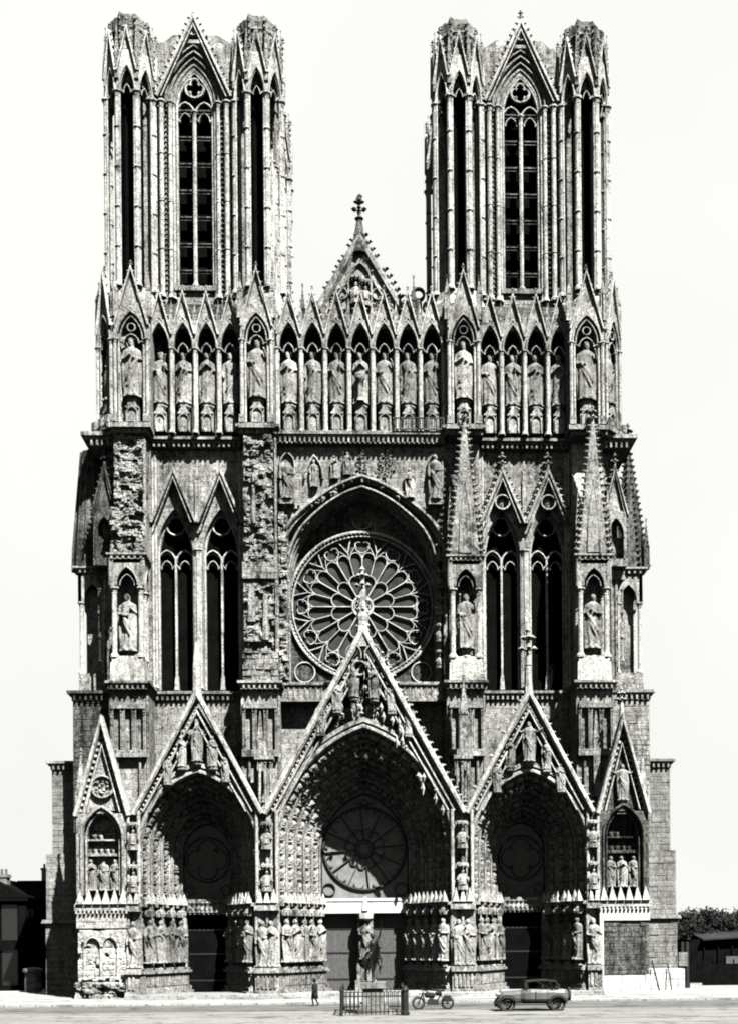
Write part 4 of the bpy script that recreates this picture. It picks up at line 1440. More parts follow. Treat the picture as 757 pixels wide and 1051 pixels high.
# low balustrade at the right end of the middle run
mb = MB()
mb.box(2.6, 6.8, -1.9, -1.8, 47.3, 47.42); mb.box(2.6, 6.8, -1.9, -1.8, 46.4, 46.5)
for i in range(22): mb.box(2.65+i*.195, 2.72+i*.195, -1.88, -1.82, 46.4, 47.35)
mb.build('balustrade', M['sooty'], GAL)

# ---------- towers
def tower(sx):
    cx, cy = sx*13.75, 7.1
    W, Z0, Z1 = 4.3, 57.0, 80.2
    tm = MB()
    crs, gls, shs = [], [], []
    for q in range(4):
        a = q*PI/2
        tm.frame(cx, cy, 0, a)
        f = -5.7
        tm.prism([(-W, Z0), (-1.6, Z0), (-1.6, 59.6), (1.6, 59.6), (1.6, Z0), (W, Z0), (W, Z1), (-W, Z1)][:0] or
                 [(-W, 59.6), *arch_path(0, 74.6, 1.6, 3.2, 10, 59.6), (W, 59.6), (W, Z1), (-W, Z1)], f, f+.8)
        tm.box(-W, W, f, f+.8, Z0, 59.6)
        tm.box(-1.75, 1.75, f-.3, f, 59.2, 59.6)
        # broad clustered jambs
        for s2 in (-1, 1):
            for d, y_, r in ((1.74,-.1,.12),(2.0,-.3,.17),(2.72,-.42,.2),(3.3,-.28,.19),(3.75,-.12,.12)):
                sh = MB(); sh.frame(cx, cy, 0, a); sh.shaft(s2*d, f+y_, 58.5, 75.0, r, 8)
                for zz in (62.5, 66.5, 70.5): sh.lathe(s2*d, f+y_, [(r*1.0, zz),(r*1.3, zz+.08),(r*1.0, zz+.16)], 8)
                shs.append(sh)
            # ladder of crockets in the hollow
            for i in range(36):
                tm.blob(s2*2.36, f-.25, 59.2+i*.43, .13, .16, .13)
        # great arch mouldings
        for w_, h_, y_, t_ in ((1.7,3.3,-.12,.16),(2.05,3.8,-.24,.16),(2.4,4.3,-.34,.2),(2.75,4.8,-.34,.14)):
            tm.bar(arc_pts(0, 75.0, w_, h_, 10), t_, f+y_, f+y_+.4)
        for i in range(7):
            z = 60.6+i*2.25+.6
            gl = MB(); gl.frame(cx, cy, 0, a); gls.append(gl)
            gl.box(-1.55, 1.55, f+.2, f+.7, z-.1, z+.0, 0)
            gl.prism([(-1.5, z-.3), (1.5, z-.3), (1.5, z-.2), (-1.5, z-.2)], f+.3, f+.4)
        cr = MB(); cr.frame(cx, cy, 0, a); crs.append(cr)
        cr.gable(0, 3.1, 75.3, 82.0, f-.75, f-.2, .26, crock=13, cr=.22, fin=.5 if sx < 0 else 1.1)
        cr.prism([(-1.2, 80.4), (1.2, 80.4), (0, 81.8)], f-.4, f-.1)
        cr.bar(ringpts(0, 80.9, .4, 12), .1, f-.55, f-.3, True)
    tm.frame(cx, cy)
    tm.lathe(cx-cx, cy-cy, [(6.1,Z1-.6),(6.1,Z1),(5.3,Z1+.3),(5.0,81.6),(4.85,81.6)], 8, PI/8)
    tm.box(-5.8, 5.8, -5.8, 5.8, 56.8, 57.9)
    T_ = tm.build('tower', M['stone'], CATH)
    for cr in crs: cr.build('belfry_gable', M['pale'], T_)
    for sh in shs: sh.build('belfry_shaft', M['pale'], T_)
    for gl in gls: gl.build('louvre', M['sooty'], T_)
    for q in range(4):
        mb = MB(); mb.frame(cx, cy, 0, q*PI/2)
        two_light(mb, 0, 59.6, 1.6, 74.6, 3.2, -5.6, -5.2, .2, 'quatrefoil')
        mb.shaft(0, -5.7, 59.6, 74.4, .17, 6)
        mb.build('belfry_tracery', M['pale'], T_)
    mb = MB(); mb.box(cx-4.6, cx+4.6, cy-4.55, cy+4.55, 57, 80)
    mb.build('dark_interior', M['soot'], T_)  # black block painted as the shaded hollow of the tower
    return T_, cx, cy

def turret_meshes():
    Rt = 2.12
    ap = Rt*math.cos(PI/8)
    st = MB()
    st.lathe(0, 0, [(2.3,56.8),(2.3,58.0),(2.15,58.3),(2.15,58.9)], 8, PI/8)
    for i in range(8):
        a = PI/8 + i*PI/4
        x, y = Rt*math.cos(a), Rt*math.sin(a)
        st.shaft(x, y, 58.8, 75.0, .2, 8)
        for d in (-.2, .2):
            st.shaft(x-d*math.sin(a)-.05*math.cos(a), y+d*math.cos(a)-.05*math.sin(a), 58.8, 75.0, .1, 6)
        for j in (62, 65.3, 68.6, 71.9): st.lathe(x, y, [(.24,j),(.3,j+.1),(.24,j+.2)], 8)
    hw = Rt*math.sin(PI/8)
    for i in range(8):
        st.frame(ap*math.cos(i*PI/4-PI/2), ap*math.sin(i*PI/4-PI/2), 0, i*PI/4)
        arch_wall(st, -hw, hw, 75.0, 78.4, -.02, .3, [(0, hw*.68, 75.0, 1.9)], 6)
        st.bar(arc_pts(0, 75.0, hw*.8, 2.15, 6), .13, -.2, .1)
        st.bar(arc_pts(0, 74.9, hw*.36, .7, 5), .07, .0, .2)
        for s2 in (-1, 1): st.bar([(s2*hw*.7, 75.3), (s2*hw*.36, 74.9)][::s2], .07, .0, .2)
    st.frame()
    cr = MB()
    for i in range(8):
        a = i*PI/4-PI/2
        st.frame((ap+.0)*math.cos(a), (ap+.0)*math.sin(a), 0, i*PI/4)
        st.gable(0, hw*1.0, 76.6, 80.2, -.3, .05, .15, crock=6, cr=.13, fin=.8, inner=False)
        cr.frame(ap*math.cos(a), ap*math.sin(a), 0, i*PI/4)
        cr.prism([(-hw*.75, 77.5), (hw*.75, 77.5), (0, 79.8)], .05, .2)
    st.frame(); cr.frame()
    for i in range(8):
        a = PI/8+i*PI/4
        cr.pinnacle(Rt*math.cos(a), Rt*math.sin(a), 76.0, 78.6, 80.9, .13, 4)
    oc = lambda r, i: r*math.cos(PI/8)/math.cos((i % 4)*PI/16-PI/8)*(1+.03*rnd.uniform(-1,1))
    rg = []
    for z, r in ((76, 1.55), (79, 1.55), (80.4, 1.6), (80.6, 1.72), (80.8, 1.62), (81.5, 1.68), (81.75, 1.68)):
        rg.append([(oc(r,i)*math.cos(PI/8+2*PI*i/32), oc(r,i)*math.sin(PI/8+2*PI*i/32), z+(rnd.uniform(-.3,.2) if z > 81.6 else 0)) for i in range(32)])
    cr.rings(rg)
    for i in range(8):
        a = PI/8+i*PI/4
        cr.cyl(1.6*math.cos(a), 1.6*math.sin(a), 78, 81.6, .12, n=6)
        for j in range(5): cr.blob(1.75*math.cos(a), 1.75*math.sin(a), 79+j*.55, .17, .17, .17)
    it = MB(); it.lathe(0, 0, [(1.0,58),(1.0,77)], 8, PI/8)  # black core stands in for the shade inside the turret
    return st, cr, it
TW = {}
tst, tcr, tin = turret_meshes()
proto = None
for sx in (-1, 1):
    T_, cx, cy = tower(sx)
    for dx, dy in ((-5.35,-5.35),(5.35,-5.35),(-5.35,5.35),(5.35,5.35)):
        if proto is None:
            a_ = tst.build('turret', M['pale'], T_)
            b_ = tcr.build('turret_crown', M['rubble'], T_)
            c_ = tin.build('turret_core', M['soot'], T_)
            proto = (a_, b_, c_)
            cps = proto
        else:
            cps = []
            for o in proto:
                n_ = o.copy(); COL.objects.link(n_); n_.parent = T_; cps.append(n_)
        for o in cps: o.location = (cx+dx, cy+dy, 0)

# ---------- nave gable between the towers
mb = MB()
cx, y = .1, 6.2
mb.prism([(-3.7, 56), (3.7, 56), (3.7, 60.6), (0, 66.2), (-3.7, 60.6)], y, y+.8)
mb.bar([(-3.7, 60.2), (0, 66.5), (3.7, 60.2)], .8, y-.35, y+.6)
mb.bar([(-2.7, 60.2), (0, 64.6), (2.7, 60.2)], .2, y-.25, y+.2)
mb.rake_crockets(3.85, 60.4, 0, 67.0, y, .36, 11, .05)
mb.rake_crockets(-3.8, 60.4, 0, 67.0, y, .26, 14, .2)
for i in range(70):
    u = rnd.uniform(-1, 1); z = rnd.uniform(60.2, 60.6+5.2*(1-abs(u)))
    mb.blob(u*3.4, y-.05, z, rnd.uniform(.08,.22), .22, rnd.uniform(.1,.35))
mb.bar(arch_path(0, 62.5, 1.0, 1.8, 8, 60.0), .18, y-.3, y)
mb.bar(ringpts(-1.6, 61.6, .5, 12), .12, y-.2, y, True); mb.bar(ringpts(1.6, 61.6, .5, 12), .12, y-.2, y, True)
mb.put(FIG_V, FIG_F, np.eye(3), (-.35, y-.2, 60.6), 2.7); mb.put(FIG_V, FIG_F, np.eye(3), (.5, y-.2, 60.4), 2.5)
NG = mb.build('nave_gable', M['carved'], CATH)
mb = MB()
mb.lathe(0, y+.2, [(.8,65.2),(.55,66.6),(.36,67.5),(.25,68.2),(.42,68.4),(.2,68.6)], 8)
mb.finial(0, y+.2, 68.1, 2.4)
for d in (-.45, .45): mb.blob(d, y+.2, 69.3, .28, .25, .22)
mb.blob(0, y+.2, 70.2, .3, .25, .35); mb.blob(.12, y+.2, 70.4, .24, .22, .25)
mb.build('finial', M['sooty'], NG)
mb = MB()
for x, z in ((4.6, 59.4), (5.9, 59.0), (-4.9, 58.6), (-5.9, 58.4), (6.6, 59.0)):
    mb = MB(); mb.pinnacle(x, 3.0, 56.5, z, z+2.0, .22, 4); mb.build('pinnacle', M['sooty'], CATH)
mb = MB()
mb.bar(ringpts(5.0, 60.0, .5, 14), .22, 2.8, 3.2, True)
mb.bar(ringpts(5.9, 58.9, .45, 14), .22, 2.8, 3.2, True)
mb.box(4.7, 5.3, 2.8, 3.2, 56.5, 59.6); mb.box(5.7, 6.2, 2.8, 3.2, 56.5, 58.6)
mb.build('broken_tracery', M['sooty'], CATH)
mb = MB()
mb.box(-6.9, 6.9, 2.0, 13.0, 56.0, 57.2)
mb.build('parapet', M['sooty'], CATH)
# body of the nave behind
mb = MB()
mb.box(-7, 7, 14, 90, 0, 37)
mb.box(-15, 15, 14.5, 90, 0, 16)
mb.build('nave', M['stone'], CATH)

# ================================================================== STATUES
ordn = ['first', 'second', 'third', 'fourth', 'fifth', 'sixth', 'seventh']
kk = ['king_a', 'king_b', 'king_c', 'king_d', 'king_e']
desc = {'king_a': 'crossed arms', 'king_b': 'sceptre', 'king_c': 'lowered arm', 'king_d': 'joined hands', 'king_e': 'raised hand'}
seq = ['king_a', 'king_c', 'king_b', 'font', 'king_e', 'king_c', 'king_b']
for i in range(7):
    k = seq[i]
    lab = 'king praying over a font in the middle niche above the rose window' if i == 3 else \
          f'stone king with {desc[k]}, {ordn[i]} from left of seven above the rose window'
    statue('statue_of_king', k, (i-3)*pit, -.55, 48.85, 4.45, lab, 'kings in the gallery', rnd.uniform(-.15,.15))
for sx in (-1, 1):
    c = sx*13.6
    tw = 'left' if sx < 0 else 'right'
    for i in range(4):
        k = ['king_b', 'king_a', 'king_d', 'king_c', 'king_e', 'king_b', 'king_a', 'king_d'][i+(0 if sx < 0 else 4)]
        statue('statue_of_king', k, c+(i-1.5)*1.93, -.35, 48.85, 4.4, f'stone king with {desc[k]}, {ordn[i]} of four under the {tw} tower', 'kings in the gallery', rnd.uniform(-.2,.2))
    statue('statue_of_king', 'king_e' if sx < 0 else 'king_a', sx*8.45, -1.6, 48.85, 4.9, f'tall king in the wide pale niche at the inner corner of the {tw} tower', 'kings in the gallery', 0, .95)
    statue('statue_of_king', 'king_a' if sx < 0 else 'king_e', sx*18.6, -1.6, 48.85, 5.0, f'large king in the wide front niche at the outer corner of the {tw} tower', 'kings in the gallery', 0, 1.0)
    ca, sa = math.cos(sx*R(48)), math.sin(sx*R(48))
    statue('statue_of_king', 'king_c', sx*20.95-.62*sa, -1.2+.62*ca, 48.85, 4.6, f'king turned sideways in the angled outermost niche of the {tw} tower', 'kings in the gallery', sx*R(48))
# tabernacle figures
statue('pilgrim_statue', 'saint_d', BX[1][0]+.1, -2.2, 28.2, 4.7, 'robed pilgrim under the pale spired tabernacle right of the rose window', 'tabernacle statues', .1)
statue('saint_statue', 'saint_b', BX[1][1], -2.2, 28.2, 4.7, 'robed saint between slim columns in the outer right spired tabernacle', 'tabernacle statues', -.1)
statue('saint_statue', 'saint_a', BX[-1][1]-.1, -2.2, 28.0, 4.9, 'slim saint in the tabernacle under the broken left masonry stump', 'tabernacle statues', 0)
mb = MB()
for x, T_ in ((BX[1][0]+.1, T_ri), (BX[1][1], T_ro), (BX[-1][1]-.1, T_lo)):
    mb = MB(); mb.lathe(x, -2.2, [(.5,27.6),(.3,27.8),(.5,28.2)], 8)
    mb.build('pedestal', M['carved'], T_)
statue('saint_statue', 'saint_c', 6.1, -1.25, 40.78, 3.9, 'tall pale saint on a bracket at the upper right of the rose arch', 'rose arch statues', -.1)
statue('broken_statue', 'broken', -6.1, -1.25, 40.78, 3.4, 'headless weathered figure in the bay at the upper left of the rose arch', 'rose arch statues', .1, 1.1)
statue('relief_figure', 'king_c', -3.9, -1.0, 41.9, 2.3, 'figure standing inside the carved almond-shaped hollow over the rose arch', 'rose arch statues', .1)
statue('relief_figure', 'woman', -2.2, -1.0, 42.6, 2.0, 'small figure second from left in the relief band over the rose arch', 'rose arch statues', .3, 1.1)
statue('relief_figure', 'saint_d', -1.15, -1.0, 42.9, 2.0, 'small figure with a staff just left of the carved trees over the rose arch', 'rose arch statues', -.3, 1.1)
statue('relief_warrior', 'saint_a', 4.0, -1.05, 41.0, 2.6, 'small warrior leaning on the right slope of the rose arch', 'rose arch statues', .2, cat='statue')
# Virgin on the central pillar
statue('pillar_statue', 'virgin', 0, -1.05, 2.9, 3.35, 'crowned woman holding a child on the pillar between the middle doors', None, 0)
# gable groups
def gable_group(cx, items, grp):
    for x, z, h, k, lab in items:
        statue('gable_statue', k, cx+x, -5.9, z, h*.93, lab, grp, rnd.uniform(-.3,.3), 1.0)
gable_group(0, [(-.75, 23.6, 2.9, 'king_a', 'crowned figure left of centre in the great middle gable'),
                (.8, 23.5, 2.8, 'woman', 'bowing praying figure right of centre in the great middle gable'),
                (-2.1, 22.6, 2.6, 'angel', 'winged figure second from left in the great middle gable'),
                (2.2, 22.5, 2.5, 'angel', 'winged figure second from right in the great middle gable'),
                (-3.4, 20.8, 2.5, 'angel', 'winged figure low on the left slope of the great middle gable'),
                (3.5, 20.7, 2.4, 'angel', 'winged figure low on the right slope of the great middle gable')], 'middle gable figures')
gable_group(13.05, [(0, 18.5, 3.5, 'spread', 'tallest pale figure with spread arms at the centre of the right gable'),
                (-1.5, 18.0, 2.6, 'woman', 'praying figure just left of the spread-armed one in the right gable'),
                (1.35, 17.9, 2.5, 'saint_c', 'robed figure just right of the spread-armed one in the right gable'),
                (-2.6, 16.3, 2.3, 'angel', 'winged figure at the low left end of the right gable'),
                (2.5, 16.3, 2.3, 'angel', 'winged figure at the low right end of the right gable')], 'right gable figures')
gable_group(-13.05, [(0, 18.6, 3.1, 'spread', 'crucified figure with outstretched arms in the left gable'),
                (-1.2, 18.2, 2.7, 'woman', 'mourning woman by the cross in the left gable'),
                (1.2, 18.2, 2.7, 'saint_b', 'mourning man by the cross in the left gable'),
                (2.2, 17.2, 2.3, 'saint_c', 'standing witness on the right slope of the left gable'),
                (-2.3, 17.0, 2.2, 'broken', 'broken figure in a box on the left slope of the left gable')], 'left gable figures')
statue('gable_statue', 'spread', 20.5, -5.75, 15.4, 3.0, 'lone figure with spread arms in the narrow gable at the far right end', 'end gable figure')
mb = MB()
for c, w, z in ((0, 4.2, 22.2),): pass
for c, L_ in ((0, ((-.75,23.6),(.8,23.5),(-2.1,22.6),(2.2,22.5),(-3.4,20.8),(3.5,20.7))),
              (13.05, ((0,18.5),(-1.5,18.0),(1.35,17.9),(-2.6,16.3),(2.5,16.3))),
              (-13.05, ((0,18.6),(-1.2,18.2),(1.2,18.2),(2.2,17.2),(-2.3,17.0)))):
    for x, z in L_:
        mb = MB(); mb.lathe(c+x, -5.85, [(.2,z-.4),(.38,z-.2),(.4,z)], 8); mb.build('statue_ledge', M['carved'], CATH)
mb = MB(); mb.lathe(20.5, -5.7, [(.2,14.9),(.4,15.4)], 8); mb.build('statue_ledge', M['carved'], CATH)
for s2 in (-1, 1):   # canopies of the middle gable, cross of the left one
    mb = MB()
    mb.bar(arch_path(s2*.75, 27.0, .6, .7, 5, 26.6), .12, -6.3, -5.6)
    mb.build('carved_canopy', M['carved'], gc)
mb = MB()
mb.box(-13.2, -12.9, -5.8, -5.5, 18.6, 22.0); mb.box(-14.3, -11.8, -5.8, -5.5, 20.9, 21.15)
mb.build('cross', M['carved'], ps[-1][1])
mb = MB()
mb.bar(ringpts(-.3, 25.9, .55, 14, .5, 5.2), .18, -6.2, -5.6)
mb.build('carved_canopy', M['carved'], gc)
# end portals: three figures each, over the row of gablets
for sx in (-1, 1):
    for i, k in enumerate(('woman', 'broken', 'saint_a') if sx < 0 else ('saint_b', 'woman', 'saint_c')):
        statue('relief_figure', k, sx*20.5+(i-1)*.95, -5.3, 8.55, 2.55,
               f'{["first","second","third"][i]} from left of three figures in the blind arch at the far {"left" if sx < 0 else "right"} end', 'end portal figures', rnd.uniform(-.3,.3), 1.1)
# jamb statues
jk = ['saint_a', 'saint_b', 'woman', 'saint_c', 'saint_d', 'angel']
nm = {'cl': 'left side of the middle portal', 'cr': 'shaded right side of the middle portal',
      ('i', -1): 'shaded right side of the left portal', ('o', -1): 'left side of the left portal',
      ('i', 1): 'left side of the right portal', ('o', 1): 'shaded right side of the right portal'}
jd = {'saint_a': 'saint holding a book', 'saint_b': 'saint with crossed arms', 'woman': 'woman with joined hands',
      'saint_c': 'beardless saint', 'saint_d': 'saint with a staff', 'angel': 'winged angel'}
for q, (key, (J, pts)) in enumerate(jam.items()):
    order = sorted(range(len(pts)), key=lambda i: pts[i][0])
    for j, i in enumerate(order):
        px, py, fa = pts[i]
        k = jk[(i*2+q*3) % 6]
        statue('portal_statue', k, px, py, 2.78, 3.55, f'{jd[k]}, {ordn[j]} from left on the {nm[key]}', 'portal statues', fa*.8 + rnd.uniform(-.25,.25))
for sx in (-1, 1):
    sd_ = 'left' if sx < 0 else 'right'
    for i, x in enumerate((7.3, 8.05)):
        k = jk[(i+2 if sx < 0 else i+4) % 6]
        w_ = 'inner' if i == 0 else 'outer'
        statue('portal_statue', k, sx*x, -6.1, 2.45, 3.75, f'{jd[k]} at the {w_} edge of the pier {sd_} of the middle portal', 'portal pier statues', rnd.uniform(-.3,.3))
    k = jk[3 if sx < 0 else 0]
    statue('portal_statue', k, sx*18.05, -6.1, 2.45, 3.75, f'{jd[k]} on the narrow outer pier of the {sd_} portal', 'portal pier statues', 0)
# ================================================================== THE SQUARE
def zp(px, py, Y):
    """point of the plane y = Y seen at a pixel of the photograph (used only to take measurements)"""
    u, v = px-420.0, py-965.0
    c, s = math.cos(ROLL), math.sin(ROLL)
    u, v = u*c - v*s, u*s + v*c
    t = u/FPX; D = CAM_D+Y
    X = D*(math.sin(YAW)+t*math.cos(YAW))/(math.cos(YAW)-t*math.sin(YAW))
    dep = X*math.sin(YAW)+D*math.cos(YAW)
    return X, CAM_H - v*dep/FPX

def ground_mat(name, v, scale, joints=False):
    m, t, b = new_mat(name)
    geo = N(t, 'ShaderNodeNewGeometry'); pos = geo.outputs['Position']
    mp = N(t, 'ShaderNodeMapping'); mp.inputs['Scale'].default_value = (.12, 1.0, 1.0)
    t.links.new(pos, mp.inputs[0])
    s = math_node(t, 'ADD', math_node(t, 'MULTIPLY', noise(t, mp.outputs[0], scale, 5, .65), .6), math_node(t, 'MULTIPLY', noise(t, pos, 3.0, 5, .7), .4))
    c = ramp(t, s, [(.36, v*.55), (.5, v), (.62, v*1.25)])
    rp = N(t, 'ShaderNodeMapping'); rp.inputs['Scale'].default_value = (.025, 1.7, 1.0); rp.inputs['Rotation'].default_value = (0, 0, .02)
    t.links.new(pos, rp.inputs[0])
    rut = ramp(t, noise(t, rp.outputs[0], 1.0, 4, .7, .3), [(.4, .5), (.5, 1.0)])
    stn = ramp(t, noise(t, pos, .5, 4, .7, .8), [(.36, .5), (.46, 1.0), (.7, 1.1)])
    for k in ([rut, stn] if not joints else [stn]):
        mm = N(t, 'ShaderNodeMix', data_type='RGBA', blend_type='MULTIPLY'); mm.inputs[0].default_value = 1.0
        t.links.new(c, mm.inputs[6]); t.links.new(k, mm.inputs[7]); c = mm.outputs[2]
    if joints:
        br = N(t, 'ShaderNodeTexBrick'); br.inputs['Scale'].default_value = 1.0; br.inputs['Brick Width'].default_value = 1.1
        br.inputs['Row Height'].default_value = .6; br.inputs['Mortar Size'].default_value = .03
        br.inputs['Color1'].default_value = (1,1,1,1); br.inputs['Color2'].default_value = (.8,.8,.8,1); br.inputs['Mortar'].default_value = (.35,.35,.35,1)
        t.links.new(pos, br.inputs['Vector'])
        mm = N(t, 'ShaderNodeMix', data_type='RGBA', blend_type='MULTIPLY'); mm.inputs[0].default_value = 1.0
        t.links.new(c, mm.inputs[6]); t.links.new(br.outputs[0], mm.inputs[7]); c = mm.outputs[2]
    t.links.new(c, b.inputs['Base Color']); b.inputs['Roughness'].default_value = .95
    bp = N(t, 'ShaderNodeBump'); bp.inputs['Strength'].default_value = .4; bp.inputs['Distance'].default_value = .04
    t.links.new(noise(t, pos, 9, 5, .7), bp.inputs['Height']); t.links.new(bp.outputs[0], b.inputs['Normal'])
    return m
M['ground'] = ground_mat('dusty_ground', .2, .5)
M['pave'] = ground_mat('pale_paving', .31, .4, True)
M['road'] = ground_mat('dusty_road', .19, .35)
M['roadedge'] = ground_mat('gutter_grime', .115, .8)
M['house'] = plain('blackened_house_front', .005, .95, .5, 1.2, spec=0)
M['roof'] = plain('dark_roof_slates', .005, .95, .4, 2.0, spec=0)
M['leaf'] = plain('dark_foliage', .014, .8, .5, 1.0)
M['shedroof'] = plain('dull_sheet_roof', .02, .7, .4, 1.0)
M['bark'] = plain('bark', .05, .9, .4, 3.0)
M['carpaint'] = plain('dusty_pale_car_paint', .09, .4, .15, 1.5, spec=.5)
M['dark'] = plain('black_cloth', .016, .9, .3, 6.0)
M['rubber'] = plain('dusty_black_rubber', .03, .9, .3, 6.0)
M['skin'] = plain('skin', .25, .7, .1)
M['chrome'] = plain('dull_nickel', .35, .35, .1, 3.0, .8)
M['pane'] = plain('dark_pane', .006, .5, .2, 1.0, spec=.5)

def struct(name, mb, mat):
    o = mb.build(name, mat); o['kind'] = 'structure'; return o
mb = MB(); mb.add([(-900,-400,0),(900,-400,0),(900,1500,0),(-900,1500,0)], [(0,1,2,3)]); struct('ground', mb, M['ground'])
mb = MB(); mb.add([(-400,-104,.004),(400,-104,.004),(400,-15.9,.004),(-400,-15.9,.004)], [(0,1,2,3)]); struct('road', mb, M['road'])
mb = MB(); mb.add([(-400,-24.5,.008),(400,-24.5,.008),(400,-16.0,.008),(-400,-16.0,.008)], [(0,1,2,3)]); struct('gutter', mb, M['roadedge'])
mb = MB(); mb.box(-70, 70, -15.7, 12, -.1, .13); struct('pavement', mb, M['pave'])
mb = MB()
x = -70
while x < 70:
    mb.box(x, x+1.18, -16.0, -15.7, -.1, .145); x += 1.2
struct('kerb', mb, M['pave'])
mb = MB()
mb.box(-18.3, 18.3, -9.4, -3, .1, .26); mb.box(-18.3, 18.3, -8.9, -3, .26, .42)
struct('parvis_step', mb, M['pave'])

# ---------- houses at the left
def house(label, x0, x1, y0, y1, h, rh, chim, shop=False, cat='house', pale_wall=False):
    e = empty('house', label, cat, ((x0+x1)/2, y0, 0))
    ox, oy = (x0+x1)/2, y0
    wd = (x1-x0)/2
    mb = MB()
    n = max(1, int(2*wd/3.0)); fl = max(1, int(h/3.2))
    mb.box(-wd, wd, .3, y1-y0, 0, h)
    for f in range(fl+1):
        z = f*h/fl
        mb.box(-wd, wd, 0 if f else -.05, .3, max(0, z-.35), min(h, z+.55 if f < fl else h))
    for i in range(n+1):
        x = -wd+2*wd*i/n
        mb.box(max(-wd, x-.75), min(wd, x+.75), .02, .31, .1, h-.1)
    mb.box(-wd-.25, wd+.25, -.3, y1-y0+.2, h, h+.3)
    w_ = mb.build('wall', M['ashlar'] if pale_wall else M['house'], e)  # paler stone for the far house, black for the others
    for f in range(fl):
        for i in range(n):
            x = -wd+2*wd*(i+.5)/n; z = f*h/fl
            g = MB(); g.box(x-.72, x+.72, .2, .26, z+.5, z+h/fl-.3); wn = g.build('window', M['pane'], w_)
    mb = MB()
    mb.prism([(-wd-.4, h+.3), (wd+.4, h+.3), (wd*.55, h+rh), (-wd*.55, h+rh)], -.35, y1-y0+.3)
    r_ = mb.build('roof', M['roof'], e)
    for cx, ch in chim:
        c = MB(); c.box(cx-.6, cx+.6, 1.5, 2.7, h, h+ch); c.box(cx-.7, cx+.7, 1.4, 2.8, h+ch-.3, h+ch-.05)
        for k in range(3): c.cyl(cx-.4+.4*k, 2.1, h+ch-.06, h+ch+.5, .13, n=8)
        c.build('chimney', M['ashlar'], r_)
    return e
def xw(px, Y): return zp(px, 965, Y)[0]
def zw(py, Y, px=0): return zp(px, py, Y)[1]
a = xw(27, 14); house('soot-black corner house nearest the cathedral with one big chimney', a-16, a, 14, 30, zw(925, 14), 2.3, ((5.2, 2.6),))
a = xw(41, 26); house('lower dark annex between the black corner house and the cathedral', a-6, a, 26, 36, zw(935, 26), .6, ())
a = xw(64, 44); house('pale house with sloping roof and chimney far behind the annex', a-6.5, a, 44, 56, zw(922, 44), 2.0, ((1.1, 3.6),), pale_wall=True)
# lamp-like bollard stub by the corner house
X, Z = zp(34, 1003, 8)
mb = MB(); mb.lathe(X, 8, [(.75,.13),(.75,1.9),(.9,1.95),(.9,2.2),(.3,2.35)], 12)
tag(mb.build('stone_pillar', M['ashlar']), 'short round-topped stone pillar in front of the black corner house', 'pillar')

# ---------- right side: dark trees, sheds
def tree(x, y, h, spread, label, seed):
    q = random.Random(seed)
    e = empty('tree', label, 'tree', (x, y, 0), 'trees at the far right')
    t = MB()
    t.tube([(0,0,0),(.1,0,h*.25),(-.1,.1,h*.5),(0,0,h*.85)], [.32,.26,.18,.05], 8)
    for i in range(9):
        a = q.uniform(0, 6.28); z = h*q.uniform(.25,.6)
        t.tube([(0,0,z),(spread*.35*math.cos(a),spread*.35*math.sin(a),z+h*.13),(spread*.75*math.cos(a),spread*.75*math.sin(a),z+h*.2)], [.12,.07,.03], 5)
    t.build('trunk', M['bark'], e)
    pts = []
    for c in range(80):
        a = q.uniform(0, 6.28); rr = spread*q.random()**.5; zz = h*(.30+.62*q.random())
        rr *= 1-.55*max(0, (zz/h-.55))/.45
        cc = np.array((rr*math.cos(a), rr*math.sin(a), zz)); s_ = q.uniform(.45,.95)
        for k in range(70):
            pts.append(cc + np.array([q.gauss(0,1) for _ in range(3)])*s_*.5)
    v, f = [], []
    for i, p in enumerate(pts):
        d1 = np.array([q.uniform(-1,1) for _ in range(3)]); d2 = np.array([q.uniform(-1,1) for _ in range(3)])
        s_ = q.uniform(.13,.26)
        v += [p-d1*s_, p+d2*s_*.6, p+d1*s_, p-d2*s_*.6]; f.append((4*i,4*i+1,4*i+2,4*i+3))
    c = MB(); c.add(v, f); c.build('crown', M['leaf'], e)
for i, (px, Y, py, sp, lb) in enumerate(((706, 30, 936, 2.8, 'dark rounded tree right beside the cathedral flank'),
        (722, 36, 932, 3.2, 'tallest dark tree, second from the cathedral flank'),
        (738, 31, 938, 2.9, 'dark bushy tree behind the pale-edged shed'),
        (752, 34, 934, 3.2, 'dark tree at the right edge of the square'),
        (768, 30, 940, 3.0, 'outermost dark tree beyond the shed'))):
    X, Z = zp(px, py, Y); tree(X, Y, Z, sp, lb, 40+i)
for i, (px, Y, py, sp, lb) in enumerate(((716, 23, 948, 2.2, 'small dark tree at the near end of the shed'), (757, 22, 944, 2.6, 'small dark tree at the far end of the shed'), (735, 24, 940, 2.4, 'small dark tree rising over the middle of the shed'))):
    X, Z = zp(px, py, Y); tree(X, Y, Z, sp, lb, 70+i)
X0, _ = zp(708, 1000, 18); X1, _ = zp(800, 1000, 18)
e = empty('shed', 'dark low shed with a pale roof edge under the trees', 'shed', (X0, 18, 0))
mb = MB(); mb.box(0, X1-X0, .3, 6, 0, 4.3)
for i in range(9): mb.box(i*1.4, i*1.4+.12, .1, .3, 0, 4.3)
mb.build('wall', M['house'], e)
mb = MB(); mb.add([(1.2,-.4,4.35),(X1-X0+.3,-.4,4.75),(X1-X0+.3,6.4,5.7),(1.2,6.4,5.2),(1.2,-.4,4.2),(X1-X0+.3,-.4,4.6),(X1-X0+.3,6.4,5.5),(1.2,6.4,5.0)], [(0,1,2,3),(7,6,5,4),(0,4,5,1),(1,5,6,2),(2,6,7,3),(3,7,4,0)])
mb.build('roof', M['shedroof'], e)
